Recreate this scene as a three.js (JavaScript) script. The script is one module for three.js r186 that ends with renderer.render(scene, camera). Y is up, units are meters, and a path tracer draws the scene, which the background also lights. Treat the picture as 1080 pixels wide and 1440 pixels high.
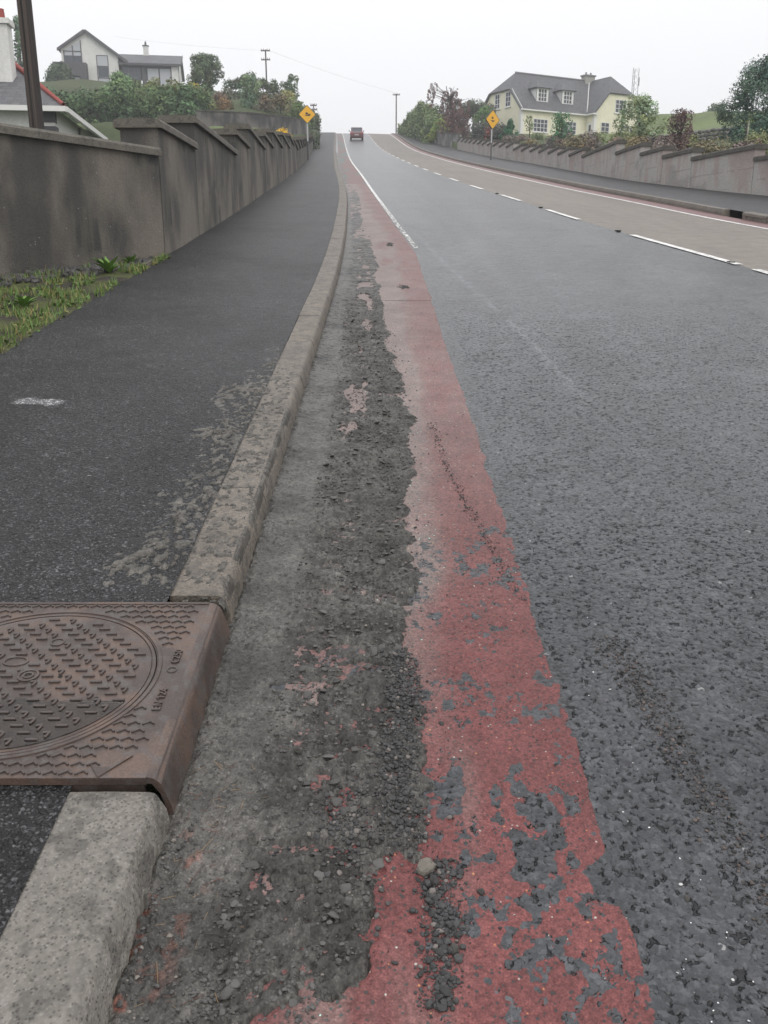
import * as THREE from 'three';
import { mergeGeometries, toCreasedNormals } from 'three/addons/utils/BufferGeometryUtils.js';
import { RoundedBoxGeometry } from 'three/addons/geometries/RoundedBoxGeometry.js';
import { TextGeometry } from 'three/addons/geometries/TextGeometry.js';
import { FontLoader } from 'three/addons/loaders/FontLoader.js';

// ---------------------------------------------------------------- camera, sky, sun, exposure
const scene = new THREE.Scene();
const camera = new THREE.PerspectiveCamera(60, 768 / 1024, 0.05, 1500);
camera.position.set(0, 1.46, 0);
camera.rotation.x = -16.3 * Math.PI / 180;
const renderer = new THREE.WebGLRenderer({ antialias: true });
renderer.toneMapping = THREE.LinearToneMapping;
renderer.toneMappingExposure = 1.07;
renderer.shadowMap.enabled = true;

// ---------------------------------------------------------------- noise
const h2 = (i, j, s) => { let n = Math.imul(i, 374761393) ^ Math.imul(j, 668265263) ^ Math.imul(s + 11, 1274126177); n = Math.imul(n ^ (n >>> 13), 1274126177); n = Math.imul(n ^ (n >>> 15), 2246822519); return ((n ^ (n >>> 16)) >>> 0) / 4294967296; };
const rng = (seed) => () => { seed = (seed + 0x6d2b79f5) | 0; let t = Math.imul(seed ^ (seed >>> 15), 1 | seed); t = (t + Math.imul(t ^ (t >>> 7), 61 | t)) ^ t; return ((t ^ (t >>> 14)) >>> 0) / 4294967296; };
const md = (a, p) => p ? ((a % p) + p) % p : a;
function vn(x, y, s = 0, p = 0) {                       // value noise 0..1, period p cells if given
  const i = Math.floor(x), j = Math.floor(y), u = x - i, v = y - j;
  const a = u * u * (3 - 2 * u), b = v * v * (3 - 2 * v), i0 = md(i, p), i1 = md(i + 1, p), j0 = md(j, p), j1 = md(j + 1, p);
  const q = h2(i0, j0, s), r = h2(i1, j0, s), t = h2(i0, j1, s), w = h2(i1, j1, s);
  return (q + (r - q) * a) * (1 - b) + (t + (w - t) * a) * b;
}
function fbm(x, y, o = 4, s = 0, p = 0) { let f = 0, a = .5, n = 0; for (let k = 0; k < o; k++) { f += a * vn(x, y, s + k * 17, p); n += a; a *= .5; x *= 2; y *= 2; p *= 2; } return f / n; }
const ss = (a, b, x) => { const t = Math.min(1, Math.max(0, (x - a) / (b - a))); return t * t * (3 - 2 * t); };
const cl = (x, a = 0, b = 1) => Math.min(b, Math.max(a, x));
const mix = (a, b, t) => a + (b - a) * t;
const mix3 = (a, b, t) => [mix(a[0], b[0], t), mix(a[1], b[1], t), mix(a[2], b[2], t)];

{ // overcast sky: even cloud, a little brighter overhead
  const w = 256, h = 128, a = new Float32Array(w * h * 4);
  for (let j = 0; j < h; j++) for (let i = 0; i < w; i++) {
    const el = (j + .5) / h * Math.PI - Math.PI / 2, s = Math.max(0, Math.sin(el));
    const c = .875 + .66 * s + .03 * (fbm(i / 32, j / 10, 4, 3, 8) - .5);
    const o = (j * w + i) * 4; a[o] = c * .975; a[o + 1] = c * .98; a[o + 2] = c * 1.0; a[o + 3] = 1;
  }
  const t = new THREE.DataTexture(a, w, h, THREE.RGBAFormat, THREE.FloatType);
  t.mapping = THREE.EquirectangularReflectionMapping; t.magFilter = THREE.LinearFilter; t.needsUpdate = true;
  scene.background = t; scene.environment = t;
}
const sun = new THREE.DirectionalLight(0xfff4e6, 0.7);
sun.position.set(40, 90, 35); sun.target.position.set(0, 5, -40); sun.castShadow = true; sun.shadow.radius = 70;
Object.assign(sun.shadow.camera, { left: -90, right: 90, top: 120, bottom: -120, far: 400 }); sun.shadow.mapSize.set(2048, 2048);
scene.add(sun, sun.target);
scene.fog = new THREE.FogExp2(0xe9ebef, 0.0014);

// ---------------------------------------------------------------- object helpers
const P = (x, y, d) => new THREE.Vector3(x, y, -d);      // d metres ahead of the camera
const taken = {};
function numbered(n) { const k = taken[n] = (taken[n] ?? -1) + 1; return k ? n + '_' + String(k).padStart(3, '0') : n; }
function shadow(o) { o.castShadow = o.receiveShadow = true; return o; }
function part(parent, name, geo, m) { const o = shadow(new THREE.Mesh(geo, m)); o.name = name; parent.add(o); return o; }
function info(o, label, category, group, kind) { if (label) o.userData.label = label; if (category) o.userData.category = category; if (group) o.userData.group = group; if (kind) o.userData.kind = kind; return o; }
function top(name, geo, m, label, category, group, kind) { const o = shadow(new THREE.Mesh(geo, m)); o.name = numbered(name); scene.add(o); return info(o, label, category, group, kind); }
function thing(name, label, category, x = 0, y = 0, d = 0, group, kind) { const o = new THREE.Group(); o.name = numbered(name); o.position.set(x, y, -d); scene.add(o); return info(o, label, category, group, kind); }
function sub(parent, name, x = 0, y = 0, z = 0) { const o = new THREE.Group(); o.name = name; o.position.set(x, y, z); parent.add(o); return o; }

// ---------------------------------------------------------------- textures
const toS = new Uint8Array(4097); for (let i = 0; i <= 4096; i++) { const c = i / 4096; toS[i] = Math.round(255 * (c <= .0031308 ? 12.92 * c : 1.055 * Math.pow(c, 1 / 2.4) - .055)); }
function texPair(w, h, fn) {                              // fn(i, j, out): out = linear r, g, b, height 0..1
  const c = new Uint8Array(w * h * 4), b = new Uint8Array(w * h), f = new Float32Array(w * h), o = [0, 0, 0, 0];
  for (let j = 0, k = 0; j < h; j++) for (let i = 0; i < w; i++, k++) {
    fn(i, j, o);
    c[k * 4] = toS[cl(o[0]) * 4096 | 0]; c[k * 4 + 1] = toS[cl(o[1]) * 4096 | 0]; c[k * 4 + 2] = toS[cl(o[2]) * 4096 | 0]; c[k * 4 + 3] = 255;
    f[k] = cl(o[3]); b[k] = f[k] * 255;
  }
  const make = (data, fmt, srgb) => { const t = new THREE.DataTexture(data, w, h, fmt); t.wrapS = t.wrapT = THREE.RepeatWrapping; t.magFilter = THREE.LinearFilter; t.minFilter = THREE.LinearMipmapLinearFilter; t.generateMipmaps = true; if (srgb) t.colorSpace = THREE.SRGBColorSpace; t.needsUpdate = true; return t; };
  return { map: make(c, THREE.RGBAFormat, true), bump: make(b, THREE.RedFormat, false), f, w, h };
}
function sample(t, u, v) {                                // bilinear look-up of the height, u v in tiles
  const x = (u - Math.floor(u)) * t.w, y = (v - Math.floor(v)) * t.h, i = x | 0, j = y | 0, a = x - i, b = y - j, i1 = (i + 1) % t.w, j1 = (j + 1) % t.h, f = t.f;
  return (f[j * t.w + i] * (1 - a) + f[j * t.w + i1] * a) * (1 - b) + (f[j1 * t.w + i] * (1 - a) + f[j1 * t.w + i1] * a) * b;
}
// stone chips: cells of a jittered grid, n cells a side; gives per pixel nearest and second nearest distance and the cell's id
function chipField(n, seed, stretch = 1) {
  const px = new Float32Array(n * n), py = new Float32Array(n * n), ra = new Float32Array(n * n);
  for (let j = 0; j < n; j++) for (let i = 0; i < n; i++) { const k = j * n + i; px[k] = i + .1 + .8 * h2(i, j, seed); py[k] = j + .1 + .8 * h2(i, j, seed + 1); ra[k] = h2(i, j, seed + 2); }
  const o = { f1: 0, f2: 0, id: 0, dx: 0, dy: 0, r: 0 };
  return (u, v) => {
    const x = u * n, y = v * n, ci = Math.floor(x), cj = Math.floor(y); let a = 9, b = 9;
    for (let q = -1; q <= 1; q++) for (let p = -1; p <= 1; p++) {
      const ii = md(ci + p, n), jj = md(cj + q, n), k = jj * n + ii;
      const dx = x - (px[k] + (ci + p - ii)), dy = (y - (py[k] + (cj + q - jj))) * stretch, d = Math.sqrt(dx * dx + dy * dy) * (1.15 - .4 * ra[k]);
      if (d < a) { b = a; a = d; o.id = k; o.dx = dx; o.dy = dy; o.r = ra[k]; } else if (d < b) b = d;
    }
    o.f1 = a; o.f2 = b; return o;
  };
}
const ROAD_T = 2.2, PATH_T = 1.6, MUD_T = 1.3, PAINT_T = 1.3, CON_T = 1.2;
// broken stones pressed into a binder: each stone is an irregular flake with its own height, tilt and tone; upper ones cover lower ones
function flakes(S, list, seed, tilt = .5, crisp = 6, rim = 0) {
  const h = new Float32Array(S * S), t = new Float32Array(S * S), r = rng(seed);
  for (const [n, r0, r1, lo, hi] of list) for (let k = 0; k < n; k++) {
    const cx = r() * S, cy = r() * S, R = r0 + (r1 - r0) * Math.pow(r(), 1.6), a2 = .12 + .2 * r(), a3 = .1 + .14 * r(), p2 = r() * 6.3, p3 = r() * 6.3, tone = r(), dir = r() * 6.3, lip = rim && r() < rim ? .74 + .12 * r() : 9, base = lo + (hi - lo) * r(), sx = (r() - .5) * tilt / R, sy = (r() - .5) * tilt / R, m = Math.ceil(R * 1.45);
    for (let y = -m; y <= m; y++) for (let x = -m; x <= m; x++) {
      const th = Math.atan2(y, x), rr = R * (1 + a2 * Math.cos(2 * th + p2) + a3 * Math.cos(3 * th + p3)), d = Math.sqrt(x * x + y * y) / rr; if (d > 1) continue;
      const wetOrShade = d > lip && Math.cos(th - dir) > .15, z = base + sx * x + sy * y - .5 * Math.pow(d, crisp) - (wetOrShade ? .16 : 0), q = md(Math.floor(cy + y), S) * S + md(Math.floor(cx + x), S); if (z > h[q]) { h[q] = z; t[q] = wetOrShade ? 0 : .05 + .95 * tone; }  // one side of the rim darkened: painted shade between chips, in the bitumen tone
    }
  }
  return { h, t };
}
const roadTex = (() => {                                  // surface dressing: broken chips in dark bitumen, shade painted as crescents on their rims
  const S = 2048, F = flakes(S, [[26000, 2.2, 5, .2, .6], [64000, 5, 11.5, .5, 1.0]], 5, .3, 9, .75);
  return texPair(S, S, (i, j, o) => {
    const u = i / S, v = j / S, q = j * S + i, on = F.t[q] > 0 ? 1 : 0, coarse = fbm(u * 14, v * 14, 3, 60, 14), clot = fbm(u * 60, v * 60, 3, 66, 60), sp = vn(u * 900, v * 900, 70, 900), sp2 = vn(u * 300, v * 300, 71, 300);
    const stone = (.038 + .036 * F.t[q] * F.t[q]) * (.75 + .5 * coarse) * (.74 + .52 * clot) * (.66 + .45 * sp + .24 * sp2), tarOrShade = .013 * (.6 + .8 * sp), k = on ? stone : tarOrShade;
    o[0] = k * .95; o[1] = k; o[2] = k * 1.1; o[3] = .12 + .78 * F.h[q] + .1 * (clot - .5);
    if (on && F.t[q] > .9985) { o[0] = o[1] = o[2] = .22; }
  });
})();
const pathTex = (() => {                                  // dense macadam
  const S = 1024, F = flakes(S, [[60000, 1.2, 2.4, .1, .6], [12000, 2.2, 4.2, .3, 1.0]], 25);
  return texPair(S, S, (i, j, o) => {
    const u = i / S, v = j / S, q = j * S + i, on = F.t[q] > 0 ? 1 : 0, co = fbm(u * 9, v * 9, 4, 33, 9), sp = vn(u * 512, v * 512, 4, 512), t = F.t[q];
    const k = on ? (.013 + .085 * t * t * t + .014 * t) * (.7 + .6 * co) * (.55 + .9 * sp) : .010 * (.5 + sp);
    o[0] = k; o[1] = k * 1.0; o[2] = k * 1.06; o[3] = .1 + .8 * F.h[q];
    if (on && t > .9965) { o[0] = o[1] = o[2] = .2; }
  });
})();
const buffTex = (() => { const S = 512, F = flakes(S, [[16000, 1.2, 2.6, .1, .8]], 35); return texPair(S, S, (i, j, o) => { const q = j * S + i, u = i / S, v = j / S, k = (.62 + .6 * F.t[q]) * (.75 + .5 * fbm(u * 8, v * 8, 4, 37, 8)); o[0] = .255 * k; o[1] = .222 * k; o[2] = .19 * k; o[3] = F.h[q]; }); })();
const mudTex = (() => {
  const S = 1024, c1 = chipField(190, 45), c2 = chipField(80, 47);
  return texPair(S, S, (i, j, o) => {
    const u = i / S, v = j / S, c = c1(u, v), e = ss(.0, .4, c.f2 - c.f1), r = h2(c.id, 3, 1), a = fbm(u * 20, v * 20, 5, 50, 20), b = fbm(u * 120, v * 120, 3, 52, 120), g = c2(u, v), q = h2(g.id, 4, 4) > .86 ? ss(.45, .2, g.f1) : 0;
    let k = (.6 + .55 * a) * (.5 + 1.0 * b) * (.74 + .4 * e * r) * (.66 + .68 * vn(u * 512, v * 512, 8, 512));
    const grit = r > .86 ? (h2(c.id, 5, 6) > .35 ? .4 : 1.7) : 1; k *= mix(1, grit, ss(.5, .25, c.f1));
    k *= mix(1, .55, q);
    o[0] = k * .69; o[1] = k * .665; o[2] = k * .625; o[3] = cl(.3 * a + .4 * b + .22 * e * r + .25 * q);
  });
})();
const paintTex = (() => {                                 // red screed with fine sand and grey nicks
  const S = 1024, c1 = chipField(210, 65), c2 = chipField(60, 67);
  return texPair(S, S, (i, j, o) => {
    const u = i / S, v = j / S, c = c1(u, v), e = ss(.0, .35, c.f2 - c.f1), r = h2(c.id, 3, 1), a = fbm(u * 12, v * 12, 4, 70, 12), b = fbm(u * 170, v * 170, 3, 72, 170);
    let k = (.78 + .4 * a) * (.58 + .8 * b) * (.78 + .3 * e * r) * (.7 + .6 * vn(u * 512, v * 512, 18, 512));
    o[0] = .198 * k; o[1] = .066 * k; o[2] = .064 * k;
    const speck = r > .993 ? ss(.45, .2, c.f1) : 0, nick = r < .06 ? ss(.55, .3, c.f1) : 0;
    if (speck) { const q = h2(c.id, 8, 3) > .5 ? [.45, .42, .38] : [.5, .2, .1]; o[0] = mix(o[0], q[0], speck); o[1] = mix(o[1], q[1], speck); o[2] = mix(o[2], q[2], speck); }
    if (nick) { o[0] = mix(o[0], .05, nick); o[1] = mix(o[1], .045, nick); o[2] = mix(o[2], .046, nick); }
    o[3] = cl(.4 * b + .3 * e * (.4 + r) + .2 * a - .3 * nick);
  });
})();
const concTex = (() => {
  const S = 1024, c1 = chipField(260, 85);
  return texPair(S, S, (i, j, o) => {
    const u = i / S, v = j / S, c = c1(u, v), r = h2(c.id, 3, 1), a = fbm(u * 7, v * 7, 5, 80, 7), b = fbm(u * 130, v * 130, 3, 82, 130), d = fbm(u * 26, v * 26, 4, 84, 26);
    let k = (.62 + .62 * a) * (.6 + .75 * b); const st = ss(.56, .7, d);
    const pale = r > .9 ? 1.35 : r < .1 ? .6 : 1; k *= mix(1, pale, ss(.6, .25, c.f1));
    o[0] = k * mix(.80, .52, st); o[1] = k * mix(.755, .5, st); o[2] = k * mix(.70, .47, st); o[3] = cl(.55 * b + .3 * d + (r < .12 ? -.35 : .1) * ss(.6, .2, c.f1));
  });
})();
const rustTex = (() => {
  const S = 1024, c1 = chipField(300, 95);
  return texPair(S, S, (i, j, o) => {
    const u = i / S, v = j / S, c = c1(u, v), r = h2(c.id, 3, 1), a = fbm(u * 6, v * 6, 5, 90, 6), b = fbm(u * 150, v * 150, 3, 92, 150), d = fbm(u * 20, v * 20, 4, 94, 20);
    const col = mix3([.070, .053, .047], [.128, .086, .069], ss(.36, .66, a)), c2 = mix3(col, [.10, .09, .086], ss(.5, .72, d) * .7), k = (.72 + .5 * b) * (r > .94 ? 1.3 : 1);
    o[0] = c2[0] * k; o[1] = c2[1] * k; o[2] = c2[2] * k; o[3] = cl(.6 * b + .3 * r);
  });
})();
// roughcast wall, 12 m along and 2 m down from the coping (v = 0 is the coping's underside)
const wallTex = (() => {
  const W = 2048, H = 512;
  return texPair(W, H, (i, j, o) => {
    const x = i / W * 12, y = (1 - j / H) * 2, u = i / W;                   // y = metres below the coping
    const gr = fbm(u * 1500, j / H * 250, 2, 100, 0), blot = fbm(u * 22, y * 1.1, 5, 102, 22), run = fbm(u * 48, y * .8, 5, 104, 48), runs2 = fbm(u * 200, y * 1.6, 3, 106, 200), patch = fbm(u * 14 + 3, y * 2.3, 4, 108, 14);
    const dark = cl(ss(.36, .70, blot * .74 + run * .26 + .12 - .13 * y) * .9 + .5 * ss(.58, .72, patch) * ss(.4, .6, run));
    let c = mix3([.165, .146, .124], [.046, .045, .043], dark); c = mix3(c, [.115, .112, .075], .35 * ss(.5, .7, runs2) * ss(.45, .6, patch));
    const k = (.72 + .56 * gr) * (.9 + .2 * runs2); const fleck = h2(i >> 1, j >> 1, 77) > .9991 ? .25 : 0;
    o[0] = c[0] * k + fleck; o[1] = c[1] * k + fleck; o[2] = c[2] * k + fleck; o[3] = cl(gr);
  });
})();
const pinkWallTex = (() => {                              // pale retaining wall with red runs below the coping
  const W = 1024, H = 256;
  return texPair(W, H, (i, j, o) => {
    const u = i / W, y = (1 - j / H) * 2, gr = fbm(u * 700, j / H * 120, 2, 110), run = fbm(u * 70, y * .7, 4, 112, 70), blot = fbm(u * 20, y * 2, 4, 114, 20), course = Math.abs(((y / .45) % 1) - .5) > .47 && fbm(u * 60, y * 3, 3, 118, 60) > .5 ? .8 : 1;
    const red = ss(.5, .66, run + .12 - .14 * y) , grey = ss(.48, .68, blot);
    let c = mix3([.30, .272, .248], [.225, .21, .192], grey); c = mix3(c, [.245, .165, .152], .5 * red);
    const k = (.78 + .44 * gr) * course; o[0] = c[0] * k; o[1] = c[1] * k; o[2] = c[2] * k; o[3] = cl(gr * .8 + (course < 1 ? 0 : .2));
  });
})();
const slateTex = texPair(512, 512, (i, j, o) => { const c = Math.floor(j / 32), x = (i + (c % 2) * 16) % 512, id = h2(x >> 5, c, 120), e = ((x % 32) < 2 || (j % 32) < 3) ? .6 : 1, n = fbm(i / 16, j / 16, 3, 122, 32), k = (.075 + .035 * id) * e * (.75 + .5 * n); o[0] = k; o[1] = k * 1.02; o[2] = k * 1.1; o[3] = e * (.5 + .3 * id); });
const barkTex = texPair(256, 512, (i, j, o) => { const n = fbm(i / 10, j / 90, 4, 130, 0), k = .55 + .9 * n, m = fbm(i / 40, j / 160, 3, 134, 0); const c = mix3([.036, .030, .028], [.085, .062, .052], ss(.45, .65, m)); o[0] = c[0] * k; o[1] = c[1] * k; o[2] = c[2] * k; o[3] = n; });

const std = (o) => new THREE.MeshStandardMaterial({ roughness: .8, metalness: 0, ...o });
const wetTile = (t, T, bumpScale, o) => new THREE.MeshPhysicalMaterial().copy(Object.assign(new THREE.MeshPhysicalMaterial(), tileMaps(t, T), { bumpScale, metalness: 0, ...o }));
const tileMaps = (t, T) => { const r = (x) => { const c = x.clone(); c.repeat.set(1 / T, 1 / T); c.needsUpdate = true; return c; }; return { map: r(t.map), bumpMap: r(t.bump) }; };
const tile = (t, T, bumpScale, o) => { const r = (x) => { const c = x.clone(); c.repeat.set(1 / (T[0] ?? T), 1 / (T[1] ?? T)); c.needsUpdate = true; return c; }; return std({ map: r(t.map), bumpMap: r(t.bump), bumpScale, ...o }); };
const lin = (r, g, b) => new THREE.Color().setRGB(r, g, b);
const M = {
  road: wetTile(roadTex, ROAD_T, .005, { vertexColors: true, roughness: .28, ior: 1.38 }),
  path: wetTile(pathTex, PATH_T, .007, { vertexColors: true, roughness: .48, ior: 1.34 }),
  mud: wetTile(mudTex, MUD_T, .006, { vertexColors: true, roughness: .45, ior: 1.36 }),
  paint: wetTile(paintTex, PAINT_T, .0025, { vertexColors: true, roughness: .5, ior: 1.36 }),
  buff: tile(buffTex, 1, .003, { roughness: .6, vertexColors: true }),
  kerb: tile(concTex, CON_T, .004, { color: lin(.20, .182, .162), roughness: .6 }), kerbB: tile(concTex, CON_T * 1.13, .004, { color: lin(.195, .178, .16), roughness: .6 }), kerbC: tile(concTex, CON_T * .91, .004, { color: lin(.205, .185, .163), roughness: .6 }),
  kerbPale: tile(concTex, CON_T, .004, { color: lin(.235, .23, .22), roughness: .7 }),
  wall: tile(wallTex, [12, 2], .006, { roughness: .85 }),
  coping: tile(concTex, CON_T, .005, { color: lin(.17, .165, .15), roughness: .8 }),
  pinkWall: tile(pinkWallTex, [14, 2], .006, { roughness: .85, color: lin(1.22, 1.28, 1.32) }),
  darkCoping: tile(concTex, CON_T, .005, { color: lin(.11, .11, .10), roughness: .85 }),
  rust: tile(rustTex, .6, .0012, { roughness: .42, metalness: .2 }),
  
  mud2: new THREE.MeshPhysicalMaterial({ color: 0xffffff, roughness: .5, ior: 1.36 }),
  slate: tile(slateTex, 4, .01, { roughness: .6 }),
  white: std({ color: lin(.74, .74, .72), roughness: .7 }),
  line: tile(concTex, CON_T, .002, { color: lin(.95, 1, 1.05), roughness: .6 }),
  pole: tile(barkTex, [.5, 1.6], .006, { roughness: .85 }),
  bark: std({ color: lin(.07, .055, .045), roughness: .9 }),
};
// ---------------------------------------------------------------- the lie of the land
function curve(xs, ys) {                                  // monotone cubic through (xs, ys), straight beyond
  const n = xs.length, m = [], s = []; for (let i = 0; i < n - 1; i++) s.push((ys[i + 1] - ys[i]) / (xs[i + 1] - xs[i]));
  m[0] = s[0]; m[n - 1] = s[n - 2]; for (let i = 1; i < n - 1; i++) m[i] = s[i - 1] * s[i] <= 0 ? 0 : (s[i - 1] + s[i]) / 2;
  for (let i = 0; i < n - 1; i++) { if (!s[i]) { m[i] = m[i + 1] = 0; continue; } const a = m[i] / s[i], b = m[i + 1] / s[i], q = a * a + b * b; if (q > 9) { const t = 3 / Math.sqrt(q); m[i] = t * a * s[i]; m[i + 1] = t * b * s[i]; } }
  return (x) => {
    if (x <= xs[0]) return ys[0] + m[0] * (x - xs[0]); if (x >= xs[n - 1]) return ys[n - 1] + m[n - 1] * (x - xs[n - 1]);
    let lo = 0, hi = n - 1; while (hi - lo > 1) { const k = (lo + hi) >> 1; if (xs[k] <= x) lo = k; else hi = k; }
    const h = xs[hi] - xs[lo], t = (x - xs[lo]) / h, t2 = t * t, t3 = t2 * t;
    return (2 * t3 - 3 * t2 + 1) * ys[lo] + (t3 - 2 * t2 + t) * h * m[lo] + (3 * t2 - 2 * t3) * ys[hi] + (t3 - t2) * h * m[hi];
  };
}
const G = curve([-10, 0, 17, 31.7, 51.5, 62.8, 87, 105, 116, 125, 132, 140, 160, 190, 260], [-1.2, 0, 2.05, 3.76, 6.1, 7.47, 10.6, 13.3, 15.05, 16.4, 17.05, 17.15, 16, 12.5, 2]);
const xK = curve([-10, 8.6, 13.4, 16.7, 21.8, 25.5, 32.75, 39.7, 58.2, 89.5, 125, 160, 220], [-.475, -.475, -.55, -.65, -.84, -1.02, -1.43, -1.86, -2.87, -4.54, -6.3, -9.2, -16]);
const laneW = curve([-10, 0, 5, 10, 14, 17.5, 22, 30, 42, 60, 88, 125, 220], [5.3, 5.2, 5.05, 4.78, 4.38, 4.13, 4.0, 3.86, 3.9, 4.0, 4.1, 4.0, 4]);
const xC = (d) => xK(d) + laneW(d);                       // centre line
const xR = (d) => xC(d) + 2.9 + .5 * ss(20, 8, d);        // right edge line
const xRK = (d) => xR(d) + .62;                           // right kerb
const xRW = curve([-10, 15, 20, 23.5, 25, 28.4, 32, 38.5, 51, 64, 83, 95, 110, 220], [13, 11.6, 10.4, 9.55, 9.2, 8.65, 8.3, 8.12, 7.9, 7.3, 6.5, 5.9, 5, -4]);
const xWall = curve([-10, 6.4, 8.52, 10.7, 10.75, 15, 18.3, 23.1, 29.2, 38.3, 61.2, 106, 160, 220], [-12.6, -4.6, -3.58, -2.53, -2.53, -2.6, -2.69, -2.88, -3.11, -3.5, -4.81, -7.6, -11.2, -18]);
const redEdge = curve([-5, 1.25, 2, 5, 6.8, 9.5, 12.1, 15.7, 18.6, 23.4, 35.6, 55.4, 98.9, 125, 220], [.49, .49, .5, .48, .46, .44, .40, .19, .03, -.23, -.86, -1.95, -4.1, -5.6, -15]);
const mudEdge = curve([-5, 1.2, 1.46, 1.76, 2.17, 2.54, 3.02, 3.54, 4.24, 5.24, 6.8, 9.5, 13.4, 17, 23, 30, 60], [-.2, -.14, -.02, .09, .08, .06, .09, .09, .12, .12, .03, -.06, -.2, -.42, -.6, -1.1, -2.6]);
const camber = (x, d) => -.03 * Math.max(0, x - xC(d));
const RG = (x, d) => G(d) + camber(x, d);
const KH = .112;

// grids: us = list of u, ds = list of d, X(u, d) = x; H height; C colour (vertex); keep(x, d) culls cells when false at all corners
function sheet(us, ds, X, H, C, keep) {
  const nu = us.length, nd = ds.length, pos = new Float32Array(nu * nd * 3), col = new Float32Array(nu * nd * 3), uv = new Float32Array(nu * nd * 2), ok = new Uint8Array(nu * nd);
  for (let j = 0, k = 0; j < nd; j++) for (let i = 0; i < nu; i++, k++) {
    const d = ds[j], x = X(us[i], d), h = H(x, d), c = C ? C(x, d) : [1, 1, 1];
    pos[k * 3] = x; pos[k * 3 + 1] = h; pos[k * 3 + 2] = -d; uv[k * 2] = x; uv[k * 2 + 1] = d; col[k * 3] = c[0]; col[k * 3 + 1] = c[1]; col[k * 3 + 2] = c[2];
    ok[k] = keep ? (keep(x, d) ? 1 : 0) : 1;
  }
  const idx = [];
  for (let j = 0; j < nd - 1; j++) for (let i = 0; i < nu - 1; i++) {
    const a = j * nu + i, b = a + 1, c = a + nu, e = c + 1;
    if (!(ok[a] | ok[b] | ok[c] | ok[e])) continue;
    idx.push(a, b, e, a, e, c);
  }
  const remap = new Int32Array(nu * nd).fill(-1); let n = 0;
  for (let q = 0; q < idx.length; q++) { const v = idx[q]; if (remap[v] < 0) remap[v] = n++; idx[q] = remap[v]; }
  const p2 = new Float32Array(n * 3), c2 = new Float32Array(n * 3), u2 = new Float32Array(n * 2);
  for (let v = 0; v < nu * nd; v++) { const r = remap[v]; if (r < 0) continue; for (let t = 0; t < 3; t++) { p2[r * 3 + t] = pos[v * 3 + t]; c2[r * 3 + t] = col[v * 3 + t]; } u2[r * 2] = uv[v * 2]; u2[r * 2 + 1] = uv[v * 2 + 1]; }
  const g = new THREE.BufferGeometry(); g.setAttribute('position', new THREE.BufferAttribute(p2, 3)); g.setAttribute('color', new THREE.BufferAttribute(c2, 3)); g.setAttribute('uv', new THREE.BufferAttribute(u2, 2)); g.setIndex(idx); g.computeVertexNormals(); return g;
}
const steps = (a, b, s) => { const n = Math.max(1, Math.round((b - a) / s)), r = []; for (let i = 0; i <= n; i++) r.push(a + (b - a) * i / n); return r; };
const growing = (a, b, s, k) => { const r = [a]; let x = a; while (x < b) { x = Math.min(b, x + s); s *= k; r.push(x); } return r; };
const ID = (u) => u;

// ---- the road, the red strip and the mud are three sheets that cross one another where the upper one is worn or scraped away
const relAmp = (x, d) => .0068 * (1 - .85 * ss(.60, .53, x) * ss(2.7, 4.2, d)) * (1 - ss(6.5, 9, d));
const clump = (x, d) => ss(.56, .7, x - redEdge(d) + .5) * (.0042 * (fbm(x * 26, d * 20, 3, 204) - .5) + .005 * ss(7, 9, d) * ss(24, 14, d) * (fbm(x * 12, d * 8, 2, 206) - .5));
const roadRel = (x, d) => { const a = relAmp(x, d); return (a ? a * sample(roadTex, x / ROAD_T, d / ROAD_T) : 0) + .004 * ss(7, 4, d) * (fbm(x * 3, d * 3, 2, 200) - .5) + (d < 24 ? clump(x, d) : 0); };
const roadH = (x, d) => RG(x, d) + roadRel(x, d);
function roadC(x, d) {
  const c = xC(d) - x, m = fbm(x * 1.1, d * .45, 4, 210), f = fbm(x * 5, d * 4, 3, 214), joint = ss(.62, .5, c + .1 * (f - .5)) * ss(4, 7, d);
  const oldLine = Math.exp(-(((x - (.40 + (15.5 - d) * .078 + .02 * Math.sin(d))) / .028) ** 2)) * ss(16, 13, d) * ss(3.5, 7, d) * ss(.3, .6, fbm(x * 25, d * 6, 3, 219));
  const track = Math.exp(-(((x - (xK(d) + 1.55 + .25 * ss(3, 14, d))) / .1) ** 2)) * .22 * ss(3, 8, d), track2 = .18 * ss(.5, .7, fbm(x * 2.2, d * .22, 3, 216));
  const dust = ss(.45, .75, fbm(x * 1.6 + 9, d * .9, 4, 218)) * .28;
  const lane = .1 * Math.sin((x - xK(d)) * 5.2 + 1.5 * fbm(d * .12, 4, 2, 211)) * ss(2.5, 6, d); let k = .86 + lane + .42 * (m - .5) + .3 * (f - .5) + track + track2 + dust; k = mix(k, .86 + .2 * (f - .5), joint * .8);
  k += 1.1 * oldLine; return [k * (1 + .05 * dust), k, k * (1 - .03 * dust)];
}
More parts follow.
